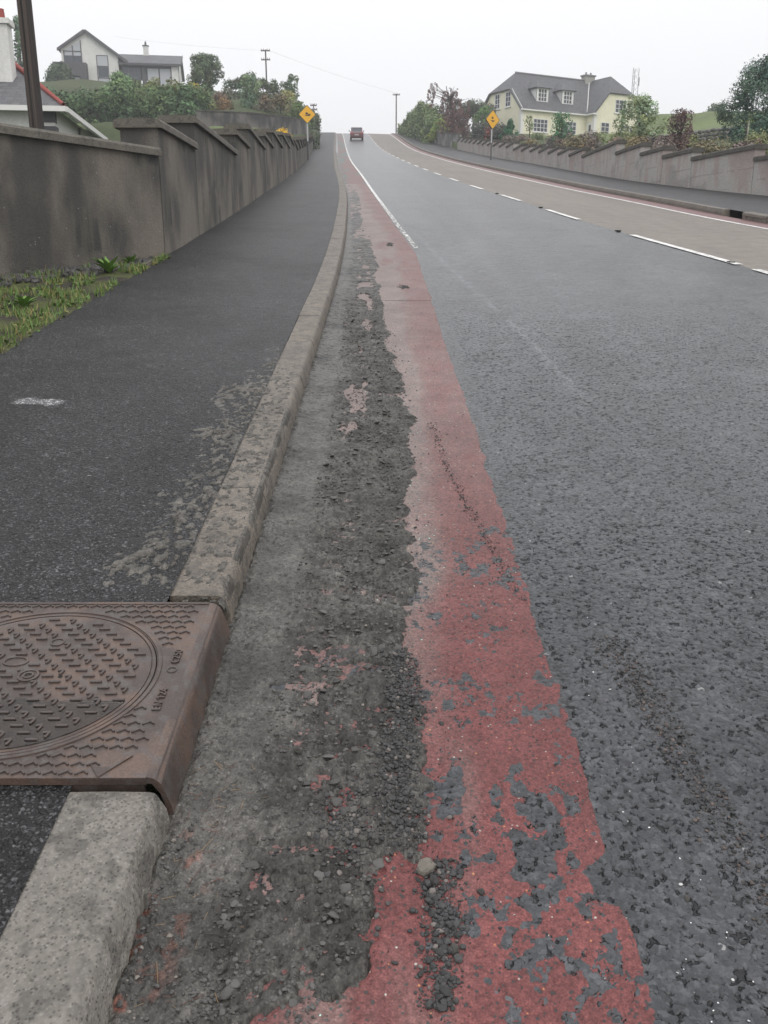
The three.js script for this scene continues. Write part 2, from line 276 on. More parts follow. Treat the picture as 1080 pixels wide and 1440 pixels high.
function paintT(x, d) {                                   // film thickness, negative where worn through
  const e = redEdge(d) + .03 * (fbm(d * 3.2, 2, 3, 220) - .5) + .03 * (fbm(d * 14, x * 4, 3, 222) - .5) * ss(9, 4, d) + (d < 1.66 && d > 1.5 ? -.045 * ss(1.5, 1.52, d) * ss(1.66, 1.6, d) : 0);
  let t = .0026 + .0015 * ss(3, 6, d) - .02 * ss(-.012, .012, x - e);
  const blob = fbm(x * 34, d * 27, 3, 224), bl2 = fbm(x * 9, d * 6, 3, 226);
  const heavy = ss(2.05, 1.75, d) * ss(1.3, 1.42, d) * ss(.06, .12, x) * ss(.48, .36, x), mid = ss(4.6, 3.2, d) * .35 * ss(.06, .16, x);
  t -= .0085 * ss(.50 - .05 * heavy, .70 - .075 * heavy - .03 * mid, blob * .6 + bl2 * .4 + .16 * (fbm(x * 110, d * 95, 2, 225) - .5)) * (.28 + .62 * heavy + .3 * mid);
  const far = ss(10, 20, d); if (far) t -= far * .01 * ss(.55, .62, fbm(x * 4, d * .5, 3, 227)) * ss(redEdge(d) - .25, redEdge(d) - .6, x);
  return t;
}
const paintH = (x, d) => RG(x, d) + roadRel(x, d) * .72 + .0011 + paintT(x, d) * .62;
function paintC(x, d) {
  const film = ss(.30, .06, x - (d > 8 ? redEdge(d) - .45 : 0) + .14 * (fbm(x * 7, d * 2.2, 4, 228) - .5)) * ss(.34, .62, fbm(x * 5, d * 1.6, 4, 230) + .16 * ss(2.5, 7, d)), wetOrShade = fbm(x * 3, d * 2, 3, 232);
  const k = .9 + .3 * (wetOrShade - .5), f = cl(film * .7 + .6 * ss(.16, .02, x - mudEdge(d) + .06 * (fbm(x * 20, d * 14, 3, 235) - .5)) * ss(10, 7, d) * ss(1.7, 2.6, d) + .5 * ss(2.0, 5.5, d) * (.5 + fbm(x * 12, d * 5, 4, 234)));
  return [k * mix(1, 1.28, f), k * mix(1, 2.9, f), k * mix(1, 2.75, f)];
}
function mudT(x, d) {
  const k = xK(d), e = mudEdge(d) + .10 * (fbm(d * 2.4, 5, 3, 240) - .5) + .07 * (fbm(d * 11, x * 5, 3, 242) - .5), w = e - k, u = (x - k) / w;
  const grain = fbm(x * 90, d * 90, 2, 244), crumb = fbm(x * 42, d * 36, 3, 246), big = fbm(x * 7, d * 9, 4, 248), rows = fbm(x * 5 + 2 * big, d * 26, 3, 250);
  const silt = ss(.42, .28, u + .3 * (big - .5) + .1 * ss(6, 9, d));
  // scraped mats: plates with broken edges
  const q = fbm(x * 6 + 1.6 * big, d * 15 + big, 4, 252) * 6, st = Math.floor(q), fr = q - st, plate = (st + ss(.9, .995, fr)) / 6;
  const lump = fbm(x * 105, d * 100, 2, 247);
  let c = .0055 * ss(.3, .8, lump) + .009 * ss(.35, .75, crumb) + .034 * (plate - .22) * ss(.3, .5, big) + .010 * ss(.5, .66, rows) * ss(.35, .55, u) + .003 * grain + .001;
  let s = .0105 + .0035 * grain + .002 * lump + .004 * (big - .5) + .004 * ss(.6, .7, crumb);
  c = .004 + (c - .004) * (1 - .25 * ss(2.8, 4, d)); let t = mix(c, s, silt);
  t += .010 * Math.exp(-(((u - .02) / .05) ** 2)) * (.3 + crumb);
  t -= .045 * ss(.97, 1.1, u);                                                            // outer edge
  // red showing through where wheels have cleared it
  const hole = ss(.5, .62, fbm(x * 9, d * 3.1, 3, 254)), band = Math.exp(-(((x - (-.17 - .02 * Math.max(0, d - 8))) / .055) ** 2)) * ss(4.3, 5, d) * ss(12, 9, d);
  t -= .05 * hole * band * ss(.3, .5, crumb + .2);
  t -= .03 * ss(.52, .66, fbm(x * 6, d * 2.2, 3, 256)) * ss(9, 18, d) * (1 - silt);
  if (d < 3) {                                                                            // close up: cleared patches
    t -= .045 * ss(1, .55, Math.hypot((x - .02) / .055, (d - 1.45) / .23) + .5 * (fbm(x * 18, d * 18, 3, 258) - .5));
    t -= .045 * ss(1, .6, Math.hypot((x + .12) / .14, (d - 1.22) / .075) + .5 * (fbm(x * 18, d * 18, 3, 258) - .5));
    t -= .030 * ss(1, .6, Math.hypot((x + .05) / .09, (d - 2.36) / .035) + .7 * (fbm(x * 16, d * 16, 3, 260) - .5));
    t -= .030 * ss(1, .6, Math.hypot((x + .22) / .10, (d - 2.27) / .025) + .7 * (fbm(x * 16, d * 16, 3, 261) - .5));
    t += .010 * ss(.15, .1, u) * ss(1.75, 1.55, d) * (crumb - .2) * 2;                    // litter heaped at the kerb's foot
  }
  t -= .35 * Math.max(0, t - .018) * (1 - silt);
  return t;
}
const mudH = (x, d) => RG(x, d) + mudT(x, d);
function mudC(x, d) {
  const k = xK(d), u = (x - k) / (mudEdge(d) - k), big = fbm(x * 7, d * 9, 4, 248), silt = ss(.42, .28, u + .3 * (big - .5) + .1 * ss(6, 9, d)), a = fbm(x * 12, d * 10, 3, 262), b = fbm(x * 45, d * 38, 2, 264);
  const wetOrShade = ss(.5, .68, fbm(x * 5, d * 5, 3, 266)) , leaf = ss(1.8, 1.5, d) * ss(.3, .05, u) * ss(.62, .7, fbm(x * 30, d * 30, 3, 268));
  let v = mix(.135 * (.45 + 1.0 * a) * (.45 + 1.1 * b), .165 * (.7 + .6 * a), silt) * (1 - .35 * wetOrShade);
  v *= 1 + .25 * ss(8, 16, d);
  return [v * (1 + .9 * leaf), v * (.985 - .1 * leaf), v * (.96 - .25 * leaf)];
}

// ---- road lane (left) in four grids
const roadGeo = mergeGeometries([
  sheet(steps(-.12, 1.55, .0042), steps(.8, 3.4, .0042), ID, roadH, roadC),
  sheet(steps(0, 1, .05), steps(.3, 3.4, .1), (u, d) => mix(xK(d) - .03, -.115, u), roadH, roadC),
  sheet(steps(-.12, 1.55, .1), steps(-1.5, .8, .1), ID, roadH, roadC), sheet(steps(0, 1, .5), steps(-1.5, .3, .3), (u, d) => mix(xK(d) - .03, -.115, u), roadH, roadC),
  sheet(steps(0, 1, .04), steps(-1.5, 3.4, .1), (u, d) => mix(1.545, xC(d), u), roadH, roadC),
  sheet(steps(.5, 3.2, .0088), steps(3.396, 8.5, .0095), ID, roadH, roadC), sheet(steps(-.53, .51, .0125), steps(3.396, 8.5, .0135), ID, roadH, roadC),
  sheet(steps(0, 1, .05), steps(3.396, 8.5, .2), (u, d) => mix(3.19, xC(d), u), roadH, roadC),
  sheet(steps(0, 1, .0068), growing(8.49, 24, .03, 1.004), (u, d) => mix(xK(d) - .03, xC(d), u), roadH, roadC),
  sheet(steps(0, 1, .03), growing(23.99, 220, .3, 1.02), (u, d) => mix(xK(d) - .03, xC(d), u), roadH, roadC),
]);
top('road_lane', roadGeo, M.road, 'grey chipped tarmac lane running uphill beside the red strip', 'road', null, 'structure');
const buffC = (x, d) => { const k = .88 + .35 * (fbm(x * .9, d * .25, 4, 270) - .5) + .22 * (fbm(x * 5, d * 1.5, 3, 272) - .5); return [k, k, k]; };
top('road_lane', sheet(steps(0, 1, .02), [...steps(-1.5, 8, .5), ...growing(8.2, 220, .2, 1.02)], (u, d) => mix(xC(d), xRK(d) + .02, u), (x, d) => RG(x, d) + .002 * ss(xC(d), xC(d) + .05, x), buffC), M.buff, 'buff coloured opposite lane beyond the dashed centre line', 'road', null, 'structure');
const paintGeo = mergeGeometries([
  sheet(steps(-.28, .56, .0045), steps(.8, 3.4, .0045), ID, paintH, paintC, (x, d) => paintT(x, d) > -.012),
  sheet(steps(-.32, .56, .0085), steps(3.395, 8.5, .0095), ID, paintH, paintC, (x, d) => paintT(x, d) > -.012),
  sheet(steps(0, 1, .02), growing(8.49, 30, .03, 1.008), (u, d) => redEdge(d) + mix(-.75, .05, u), (x, d) => paintH(x, d) + .002, paintC, (x, d) => paintT(x, d) > -.012 && x > xK(d)),
  sheet(steps(0, 1, .1), growing(29.9, 125, .3, 1.02), (u, d) => mix(Math.max(xK(d) + .02, redEdge(d) - .7), redEdge(d), u), (x, d) => RG(x, d) + .006, (x, d) => { const m = ss(.5, .62, fbm(x * 3, d * .4, 3, 229)); return mix3([.95, 1.5, 1.45], [.55, 2.2, 2.1], m); }),
]);
top('red_edge_strip', paintGeo, M.paint, 'worn red surfacing strip between the muddy gutter and the grey lane', 'road marking', null, 'structure');
const mudGeo = mergeGeometries([
  sheet(steps(-.56, .22, .0042), steps(.8, 3.4, .0042), ID, mudH, mudC, (x, d) => mudT(x, d) > -.008 && x > -.5),
  sheet(steps(-.56, .26, .0065), steps(3.396, 8.5, .0075), ID, mudH, mudC, (x, d) => mudT(x, d) > -.008 && x > xK(d) - .02),
  sheet(steps(0, 1, .014), growing(8.495, 18, .016, 1.004), (u, d) => xK(d) - .02 + u * .75, mudH, mudC, (x, d) => mudT(x, d) > -.008),
  sheet(steps(0, 1, .03), growing(17.98, 75, .06, 1.01), (u, d) => xK(d) - .02 + u * .8, (x, d) => mudH(x, d) - .004, mudC, (x, d) => mudT(x, d) > -.008),
]);
top('mud', mudGeo, M.mud, 'grey crumbling mud and silt caked along the gutter beside the kerb', 'mud', null, 'stuff');

// ---- left footpath
const pathY = (x, d) => G(d) + KH + .004 - .018 * ss(1.76, 1.74, d) + .02 * ss(-.8, -2.5, x);
const pathRel = (x, d) => (.0035 * (1 - .7 * ss(4, 6, d)) * (1 - ss(8, 12, d))) * sample(pathTex, x / PATH_T, d / PATH_T) + .008 * (fbm(x * 1.6, d * 1.2, 3, 280) - .5) + .0035 * ss(14, 9, d) * (fbm(x * 24, d * 20, 3, 281) - .5);
const pathH = (x, d) => pathY(x, d) + pathRel(x, d);
function pathC(x, d) {
  const a = fbm(x * 2.2, d * 1.3, 4, 282), b = fbm(x * 8, d * 6, 3, 284), seam = ss(.62, .7, fbm(x * .5, d * 1.1, 4, 286));
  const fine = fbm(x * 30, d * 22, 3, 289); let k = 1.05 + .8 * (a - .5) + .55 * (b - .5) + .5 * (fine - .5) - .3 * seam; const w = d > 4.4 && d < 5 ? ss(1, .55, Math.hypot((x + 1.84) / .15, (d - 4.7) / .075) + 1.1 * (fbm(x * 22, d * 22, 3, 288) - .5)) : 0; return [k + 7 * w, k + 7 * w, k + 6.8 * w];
}
const pathL = (d) => d < 10.72 ? -2.56 : xWall(d) + .01, pathRgt = (d) => xK(d) - .198;
const pathGeo = mergeGeometries([
  sheet(steps(-1.35, -.70, .0065), steps(.8, 1.745, .0065), ID, pathH, pathC),
  sheet(steps(-1.9, -.67, .0068), steps(2.53, 5.2, .0068), ID, pathH, pathC),
  sheet(steps(-2.56, -1.89, .0135), steps(2.53, 5.2, .0135), ID, pathH, pathC),
  sheet(steps(-2.56, -1.34, .06), steps(-1.5, 1.745, .08), ID, pathH, pathC), sheet(steps(-2.56, -1.33, .06), steps(1.73, 2.54, .08), ID, pathH, pathC), sheet(steps(-1.35, -.7, .06), steps(-1.5, .805, .08), ID, pathH, pathC),
  sheet(steps(0, 1, .0075), steps(5.196, 12, .0155), (u, d) => mix(pathL(d), pathRgt(d), u), pathH, pathC),
  sheet(steps(0, 1, .04), growing(11.99, 220, .1, 1.015), (u, d) => mix(pathL(d), pathRgt(d), u), pathH, pathC),
]);
top('footpath', pathGeo, M.path, 'dark tarmac footpath climbing between kerb and stepped grey wall', 'footpath', null, 'structure');
top('footpath', sheet(steps(0, 1, .1), growing(-1.5, 220, .4, 1.01), (u, d) => mix(xRK(d) + .14, xRW(d) + .02, u), (x, d) => RG(xRK(d), d) + .125, (x, d) => { const k = 1.5 + .5 * (fbm(x * 2, d, 3, 290) - .5); return [k, k, k]; }), M.path, 'tarmac footpath below the pale stained wall of the yellow house', 'footpath', null, 'structure');

// ---------------------------------------------------------------- lofts: a closed profile [[across, up] ...] swept along stations [x, y, d], across = to the right of travel
function loft(profile, st, { jitter = 0, seed = 1, v0 = 0, vUp = false } = {}) {
  const n = profile.length, m = st.length, pos = [], uv = [], idx = [], pt = [], len = [0];
  for (let j = 0; j < m; j++) {
    const a = st[Math.max(0, j - 1)], b = st[Math.min(m - 1, j + 1)], dx = b[0] - a[0], dd = b[2] - a[2], l = Math.hypot(dx, dd) || 1, rx = dd / l, rd = -dx / l;
    if (j) len.push(len[j - 1] + Math.hypot(st[j][0] - st[j - 1][0], st[j][2] - st[j - 1][2], st[j][1] - st[j - 1][1]));
    pt.push(profile.map(([p, q], i) => { const w = jitter ? jitter * (fbm(len[j] * 9 + i * 3.1, i * 1.7 + seed, 3, 300 + seed) - .5) * 2 : 0; return [st[j][0] + rx * (p + w), st[j][1] + q + w * .6, -(st[j][2] + rd * (p + w))]; }));
  }
  const per = [0]; for (let i = 1; i <= n; i++) per.push(per[i - 1] + Math.hypot(profile[i % n][0] - profile[i - 1][0], profile[i % n][1] - profile[i - 1][1]));
  const s0 = (st[0][0] * 1.7 + st[0][2]);
  for (let i = 0; i < n; i++) { const i2 = (i + 1) % n; for (let j = 0; j < m - 1; j++) { const k = pos.length / 3; pos.push(...pt[j][i], ...pt[j][i2], ...pt[j + 1][i2], ...pt[j + 1][i]); const va = vUp ? profile[i][1] - v0 : per[i], vb = vUp ? profile[i2][1] - v0 : per[i + 1]; uv.push(s0 + len[j], va, s0 + len[j], vb, s0 + len[j + 1], vb, s0 + len[j + 1], va); idx.push(k, k + 2, k + 1, k, k + 3, k + 2); } }
  const tri = THREE.ShapeUtils.triangulateShape(profile.map(([a, b]) => new THREE.Vector2(a, b)), []);
  for (const [row, flip] of [[0, 0], [m - 1, 1]]) { const k = pos.length / 3; for (let i = 0; i < n; i++) { pos.push(...pt[row][i]); uv.push(s0 + profile[i][0], vUp ? profile[i][1] - v0 : profile[i][1]); } for (const t of tri) idx.push(...(flip ? [k + t[0], k + t[2], k + t[1]] : [k + t[0], k + t[1], k + t[2]])); }
  const g = new THREE.BufferGeometry(); g.setAttribute('position', new THREE.Float32BufferAttribute(pos, 3)); g.setAttribute('uv', new THREE.Float32BufferAttribute(uv, 2)); g.setIndex(idx); g.computeVertexNormals(); return g;
}
const area = (p) => p.reduce((s, q, i) => { const r = p[(i + 1) % p.length]; return s + q[0] * r[1] - r[0] * q[1]; }, 0);
const ccw = (p) => area(p) < 0 ? p : p.slice().reverse();  // loft's faces point outwards for this winding

// ---- kerbs
const kerbL = ccw([[.0, -.12], [-.004, .0], [-.013, .06], [-.024, .096], [-.034, .107], [-.05, .1115], [-.12, .112], [-.197, .112], [-.2, -.12]]);
const kerbRun = thing('kerb', 'long concrete kerb between gutter mud and dark footpath', 'kerb', 0, 0, 0, null, 'structure');
for (let d = 2.6; d < 75; d += .915) { const k = Math.round(d * 7), off = (h2(k, 1, 9) - .5) * .004, up = (h2(k, 2, 9) - .5) * .004, st = steps(d + .0025, d + .9125, d < 9 ? .05 : .3).map((q) => [xK(q) + off, G(q) + up, q]); const g = loft(kerbL, st, { jitter: d < 9 ? .0022 : 0, seed: Math.round(d * 7) }); part(kerbRun, 'kerb_stone', d < 9 ? toCreasedNormals(g, .7) : g, [M.kerb, M.kerbB, M.kerbC][k % 3]); }
part(kerbRun, 'kerb_run', loft(kerbL, growing(75.4, 200, 1, 1.02).map((q) => [xK(q), G(q), q])), M.kerb).userData.kind = 'stuff';
const kerbF = ccw([[.0, -.12], [-.002, .0], [-.014, .055], [-.03, .088], [-.037, .095], [-.048, .098], [-.14, .1], [-.232, .098], [-.236, -.12]]);
const nearKerb = thing('kerb_stone', 'pale granular kerb stone butting against the front of the rusty cover', 'kerb', 0, 0, 0, null, 'structure');
part(nearKerb, 'kerb_stone', toCreasedNormals(loft(kerbF, steps(.62, 1.722, .02).map((q) => [xK(q) + .0, G(q), q]), { jitter: .003, seed: 5 }), .4), M.kerbPale);
part(nearKerb, 'kerb_stone', toCreasedNormals(loft(kerbF, steps(-.9, .61, .1).map((q) => [xK(q) + .0, G(q), q]), { jitter: .003, seed: 8 }), .4), M.kerbPale);
const kerbR = ccw([[.0, -.15], [.012, .06], [.03, .12], [.05, .128], [.16, .128], [.16, -.15]]);
const kerbRunR = thing('kerb', 'concrete kerb along the opposite footpath below the stained wall', 'kerb', 0, 0, 0, null, 'structure');
for (let d = 8; d < 100; d += .915) { if (d > 17.2 && d < 18.2) continue; part(kerbRunR, 'kerb_stone', loft(kerbR, [d + .005, d + .45, d + .91].map((q) => [xRK(q), RG(xRK(q), q), q])), M.kerb); }
part(kerbRunR, 'kerb_run', loft(kerbR, growing(100, 200, 1, 1.02).map((q) => [xRK(q), RG(xRK(q), q), q])), M.kerb).userData.kind = 'stuff';
{ // kerb gully with its dark mouth
  const d0 = 17.24, d1 = 18.13, g = thing('gully_inlet', 'kerb gully inlet with a dark mouth in the far kerb', 'drain', xRK(17.7), RG(xRK(17.7), 17.7), 17.7);
  const at = (pts, q0, q1) => { const b = loft(ccw(pts), [q0, q1].map((q) => [xRK(q), RG(xRK(q), q), q])); b.translate(-g.position.x, -g.position.y, -g.position.z); return b; };
  part(g, 'cover', at([[-.01, .085], [.0, .13], [.04, .145], [.2, .145], [.2, .085]], d0, d1), M.kerb);
  part(g, 'side', at([[0, -.1], [0, .084], [.2, .084], [.2, -.1]], d0, d0 + .14), M.kerb); part(g, 'side', at([[0, -.1], [0, .084], [.2, .084], [.2, -.1]], d1 - .14, d1), M.kerb);
  part(g, 'chamber', mergeGeometries([at([[.56, -.45], [.56, .13], [.6, .13], [.6, -.45]], d0, d1), at([[.21, .1], [.21, .118], [.56, .118], [.56, .1]], d0, d1), at([[.0, -.5], [.0, -.46], [.56, -.46], [.56, -.5]], d0, d1), at([[.2, -.45], [.2, .1], [.56, .1], [.56, -.45]], d0, d0 + .04), at([[.2, -.45], [.2, .1], [.56, .1], [.56, -.45]], d1 - .04, d1)]), M.kerb);
}

// ---- markings: edge lines and dashes
const strip = (x0, x1, ds, up, keep) => { const g = sheet([0, .5, 1], ds, (u, d) => mix(x0(d), x1(d), u), (x, d) => RG(x, d) + up, null, keep); g.deleteAttribute('color'); return g; };
const worn = (x, d) => fbm(x * 55, d * 22, 4, 310) + .36 * ss(12, 36, d) > .62;
top('edge_line', mergeGeometries([(() => { const g = sheet(steps(0, 1, .07), growing(12.5, 30, .015, 1.003), (u, d) => redEdge(d) + .012 + .07 * u, (x, d) => RG(x, d) + .0062, null, worn); g.deleteAttribute('color'); return g; })(), strip((d) => redEdge(d) + .012, (d) => redEdge(d) + .085, growing(29.9, 160, .5, 1.02), .0075)]), M.line, 'white edge line fading out along the red strip', 'road marking', null, 'structure');
top('edge_line', strip((d) => xR(d) - .05, (d) => xR(d) + .06, growing(6, 160, .4, 1.02), .008), M.line, 'thin white edge line beside the red strip of the opposite lane', 'road marking', null, 'structure');
top('red_edge_strip', sheet([0, .5, 1], growing(6, 160, .4, 1.02), (u, d) => mix(xR(d) + .06, xRK(d) + .01, u), (x, d) => RG(x, d) + .005, () => [1.05, 1.7, 1.7]), M.paint, 'narrow red strip against the far kerb', 'road marking', null, 'structure');
const dashes = [[3.9, 7.0], [7.3, 10.5], [10.9, 14.2]]; for (let d = 16.8; d < 128; d += 4.95) dashes.push([d, d + 2.3]);
for (const [d, e] of dashes) {
  const L = e - d, g = strip((q) => xC(q) - .055, (q) => xC(q) + .055, steps(d, e, .25), .0095);
  top('centre_dash', g, M.line, 'white dash of the broken centre line between grey and buff lanes', 'road marking', 'dashes of the centre line', 'structure');
  if (d + L + .75 < 25) { const q = d + L + .6, s = thing('road_stud', 'small dark stud in a gap of the dashed centre line', 'road stud', xC(q), RG(xC(q), q) + .003, q, 'studs of the centre line'); part(s, 'casting', new RoundedBoxGeometry(.08, .022, .1, 2, .008).translate(0, .008, 0), std({ color: lin(.03, .03, .03), roughness: .5 })); part(s, 'lens', new THREE.BoxGeometry(.07, .012, .01).translate(0, .016, .066), std({ color: lin(.3, .3, .28), roughness: .2 })); }
}
// ---------------------------------------------------------------- kerbside inspection cover
const font = await new FontLoader().loadAsync('fonts/droid/droid_sans_bold.typeface.json');
function bumpUV(g) { const p = g.attributes.position, n = g.attributes.normal, uv = new Float32Array(p.count * 2); for (let i = 0; i < p.count; i++) { const ax = Math.abs(n.getX(i)), ay = Math.abs(n.getY(i)); uv[i * 2] = ax > .7 ? p.getZ(i) : p.getX(i); uv[i * 2 + 1] = ay > .5 ? p.getZ(i) : p.getY(i); } g.setAttribute('uv', new THREE.BufferAttribute(uv, 2)); return g; }
{
  const cx = -.93, cd = 2.135, w2 = .395, l2 = .40;
  const cov = thing('inspection_cover', 'square rusty iron cover with round lid and rolled lip set into the kerb', 'manhole cover', cx, G(cd) + KH + .012, cd);
  cov.rotation.x = Math.atan(.1206);
  const R = .33, ox = -.013;
  { // frame plate with round hole
    const s = new THREE.Shape(); s.moveTo(-w2, -l2); s.lineTo(w2, -l2); s.lineTo(w2, l2); s.lineTo(-w2, l2); s.lineTo(-w2, -l2);
    const h = new THREE.Path(); h.absarc(ox, 0, R + .004, 0, Math.PI * 2, true); s.holes.push(h);
    const g = new THREE.ExtrudeGeometry(s, { depth: .018, bevelEnabled: true, bevelSize: .002, bevelThickness: .002, bevelSegments: 2, curveSegments: 96 }); g.rotateX(-Math.PI / 2).translate(0, -.02, 0);
    const fr = part(cov, 'frame', bumpUV(g), M.rust);
    // rims
    const rim = (r, t, hgt) => new THREE.LatheGeometry([[r - t, 0], [r - t, hgt - .001], [r - t + .001, hgt], [r + t - .001, hgt], [r + t, hgt - .001], [r + t, 0]].map(([a, b]) => new THREE.Vector2(a, b)), 128);
    part(fr, 'rim', bumpUV(rim(R + .011, .0055, .004)).translate(ox, -.0005, 0), M.rust);
    part(fr, 'edge_bar', bumpUV(new RoundedBoxGeometry(w2 * 2, .007, .011, 2, .002)).translate(0, 0, -l2 + .006), M.rust);
    // chevron treads on the frame
    const chev = mergeGeometries([new RoundedBoxGeometry(.021, .007, .005, 1, .0015).rotateY(.62).translate(-.0075, 0, 0), new RoundedBoxGeometry(.014, .007, .005, 1, .0015).rotateY(-.75).translate(.0085, 0, -.001)]); bumpUV(chev);
    for (let j = 0; j < 26; j++) for (let i = 0; i < 22; i++) {
      const x = -w2 + .024 + i * .0355 + (j % 2) * .0178, z = -l2 + .024 + j * .0305, r = Math.hypot(x - ox, z);
      if (r < R + .03 || x > w2 - .03 || (x > w2 - .06 && Math.abs(z) < .175) || (x > w2 - .12 && z > l2 - .1)) continue;
      const m = part(fr, 'tread', chev, M.rust); m.position.set(x, .001, z);
    }
    const cs = new THREE.Shape(); cs.moveTo(.06, 0); cs.lineTo(0, -.075); cs.absarc(0, 0, .042, -2.4, -.2, false); cs.lineTo(.06, 0);
    part(fr, 'corner_pad', bumpUV(new THREE.ExtrudeGeometry(cs, { depth: .003, bevelEnabled: false }).rotateX(-Math.PI / 2)).translate(w2 - .105, .0005, l2 - .072), M.rust);
    for (const [txt, z0] of [['EN 124', .155], ['C250', -.06]]) {
      const t = new TextGeometry(txt, { font, size: .0215, depth: .0035, curveSegments: 3 }); t.rotateX(-Math.PI / 2).rotateY(Math.PI / 2).translate(w2 - .024, .0008, z0);
      part(fr, 'lettering', bumpUV(t), M.rust);
    }
    part(fr, 'emblem', bumpUV(rim(.012, .002, .0026)).translate(w2 - .034, .0006, -.03), M.rust);
    // chamber below: a skirt under the plate
    part(fr, 'skirt', bumpUV(new THREE.BoxGeometry(w2 * 2 - .01, .09, .012)).translate(0, -.066, l2 - .008), M.rust);
  }
  { // rolled lip down to the channel
    const prof = []; for (let k = 0; k <= 10; k++) { const a = k / 10 * Math.PI * .46; prof.push([Math.sin(a) * .038, .0 - (1 - Math.cos(a)) * .042]); }
    prof.push([.052, -.085], [.055, -.125], [.042, -.125], [.038, -.085], [.028, -.045], [.012, -.018], [0, -.018]);
    const s = new THREE.Shape(prof.map(([a, b]) => new THREE.Vector2(a, b)));
    const g = new THREE.ExtrudeGeometry(s, { depth: l2 * 2, bevelEnabled: false, steps: 8 }).translate(0, 0, -l2);
    part(cov, 'lip', bumpUV(toCreasedNormals(g, .6)).translate(w2 + .0015, 0, 0), M.rust);
  }
  { // lid
    const pts = [[0, -.02], [R - .001, -.02], [R, -.0185], [R, .000], [R - .001, .001], [R - .009, .001], [R - .0095, -.003], [R - .0125, -.003], [R - .013, .0], [R - .02, .0], [0.0, .0]].map(([a, b]) => new THREE.Vector2(a, b));
    const lid = part(cov, 'lid', bumpUV(toCreasedNormals(new THREE.LatheGeometry(pts, 128), .5)), M.rust); lid.position.set(ox, 0, 0);
    info(lid, 'round ribbed lid with a film of water at its lower edge');
    const bar = bumpUV(new RoundedBoxGeometry(.031, .009, .0075, 1, .002)), hook = bumpUV(mergeGeometries([new RoundedBoxGeometry(.017, .009, .007, 1, .002), new RoundedBoxGeometry(.007, .009, .022, 1, .002).rotateY(-.35).translate(.004, 0, .011)]));
    for (let j = 0; j < 25; j++) for (let i = 0; i < 13; i++) {
      const x = -.33 + i * .0545 + (j % 2) * .0272, z = -.32 + j * .0268, r = Math.hypot(x, z); if (r > R - .034 || r < .034 || Math.hypot(x + .06, z + .07) < .035 || Math.hypot(x - .02, z + .17) < .026) continue;
      const m = part(lid, 'tread', (i + (j >> 1)) % 2 ? bar : hook, M.rust); m.position.set(x, .0012, z); if ((i + (j >> 1)) % 2 === 0) m.rotation.y = .1;
    }
    const rim = (r, t, hgt) => new THREE.LatheGeometry([[r - t, 0], [r - t, hgt], [r + t, hgt], [r + t, 0]].map(([a, b]) => new THREE.Vector2(a, b)), 40);
    part(lid, 'boss', bumpUV(toCreasedNormals(mergeGeometries([rim(.025, .003, .005), rim(.012, .0025, .005), rim(.018, .004, .002)]), .5)), M.rust);
    part(lid, 'emblem', bumpUV(toCreasedNormals(rim(.028, .0025, .003).scale(1.15, 1, .75), .5)).translate(-.06, .0, -.07), M.rust);
    part(lid, 'emblem', bumpUV(toCreasedNormals(rim(.018, .0022, .003), .5)).translate(.02, .0, -.17), M.rust);
    const hole = new THREE.CylinderGeometry(.006, .006, .004, 12); for (const [x, z] of [[.085, .002], [.21, .1], [-.2, -.1], [.05, .12]]) part(lid, 'key_hole', hole, std({ color: lin(.006, .006, .006) })).position.set(x, -.0012, z);
    // film of rain water lying in the lower part
    const ws = new THREE.Shape(); const q = []; for (let k = 0; k <= 40; k++) { const a = Math.PI * (1.06 + .82 * k / 40); q.push([Math.cos(a) * (R - .022), Math.sin(a) * (R - .022)]); } for (let k = 0; k <= 24; k++) { const t = k / 24, a0 = q[40], b0 = q[0]; q.push([mix(a0[0], b0[0], t), mix(a0[1], b0[1], t) - .018 * Math.sin(Math.PI * t) + .02 * (fbm(t * 9, 3, 3, 400) - .5)]); }
    ws.setFromPoints(q.map(([a, b]) => new THREE.Vector2(a, b)));
    const water = part(lid, 'water_film', new THREE.ExtrudeGeometry(ws, { depth: .0016, bevelEnabled: false }).rotateX(-Math.PI / 2).translate(0, .0004, 0), new THREE.MeshPhysicalMaterial({ color: 0xffffff, roughness: .06, transmission: 1, thickness: .002, ior: 1.33, attenuationColor: lin(.3, .26, .23), attenuationDistance: .004 }));
    info(water, 'thin film of brown rain water');
  }
}

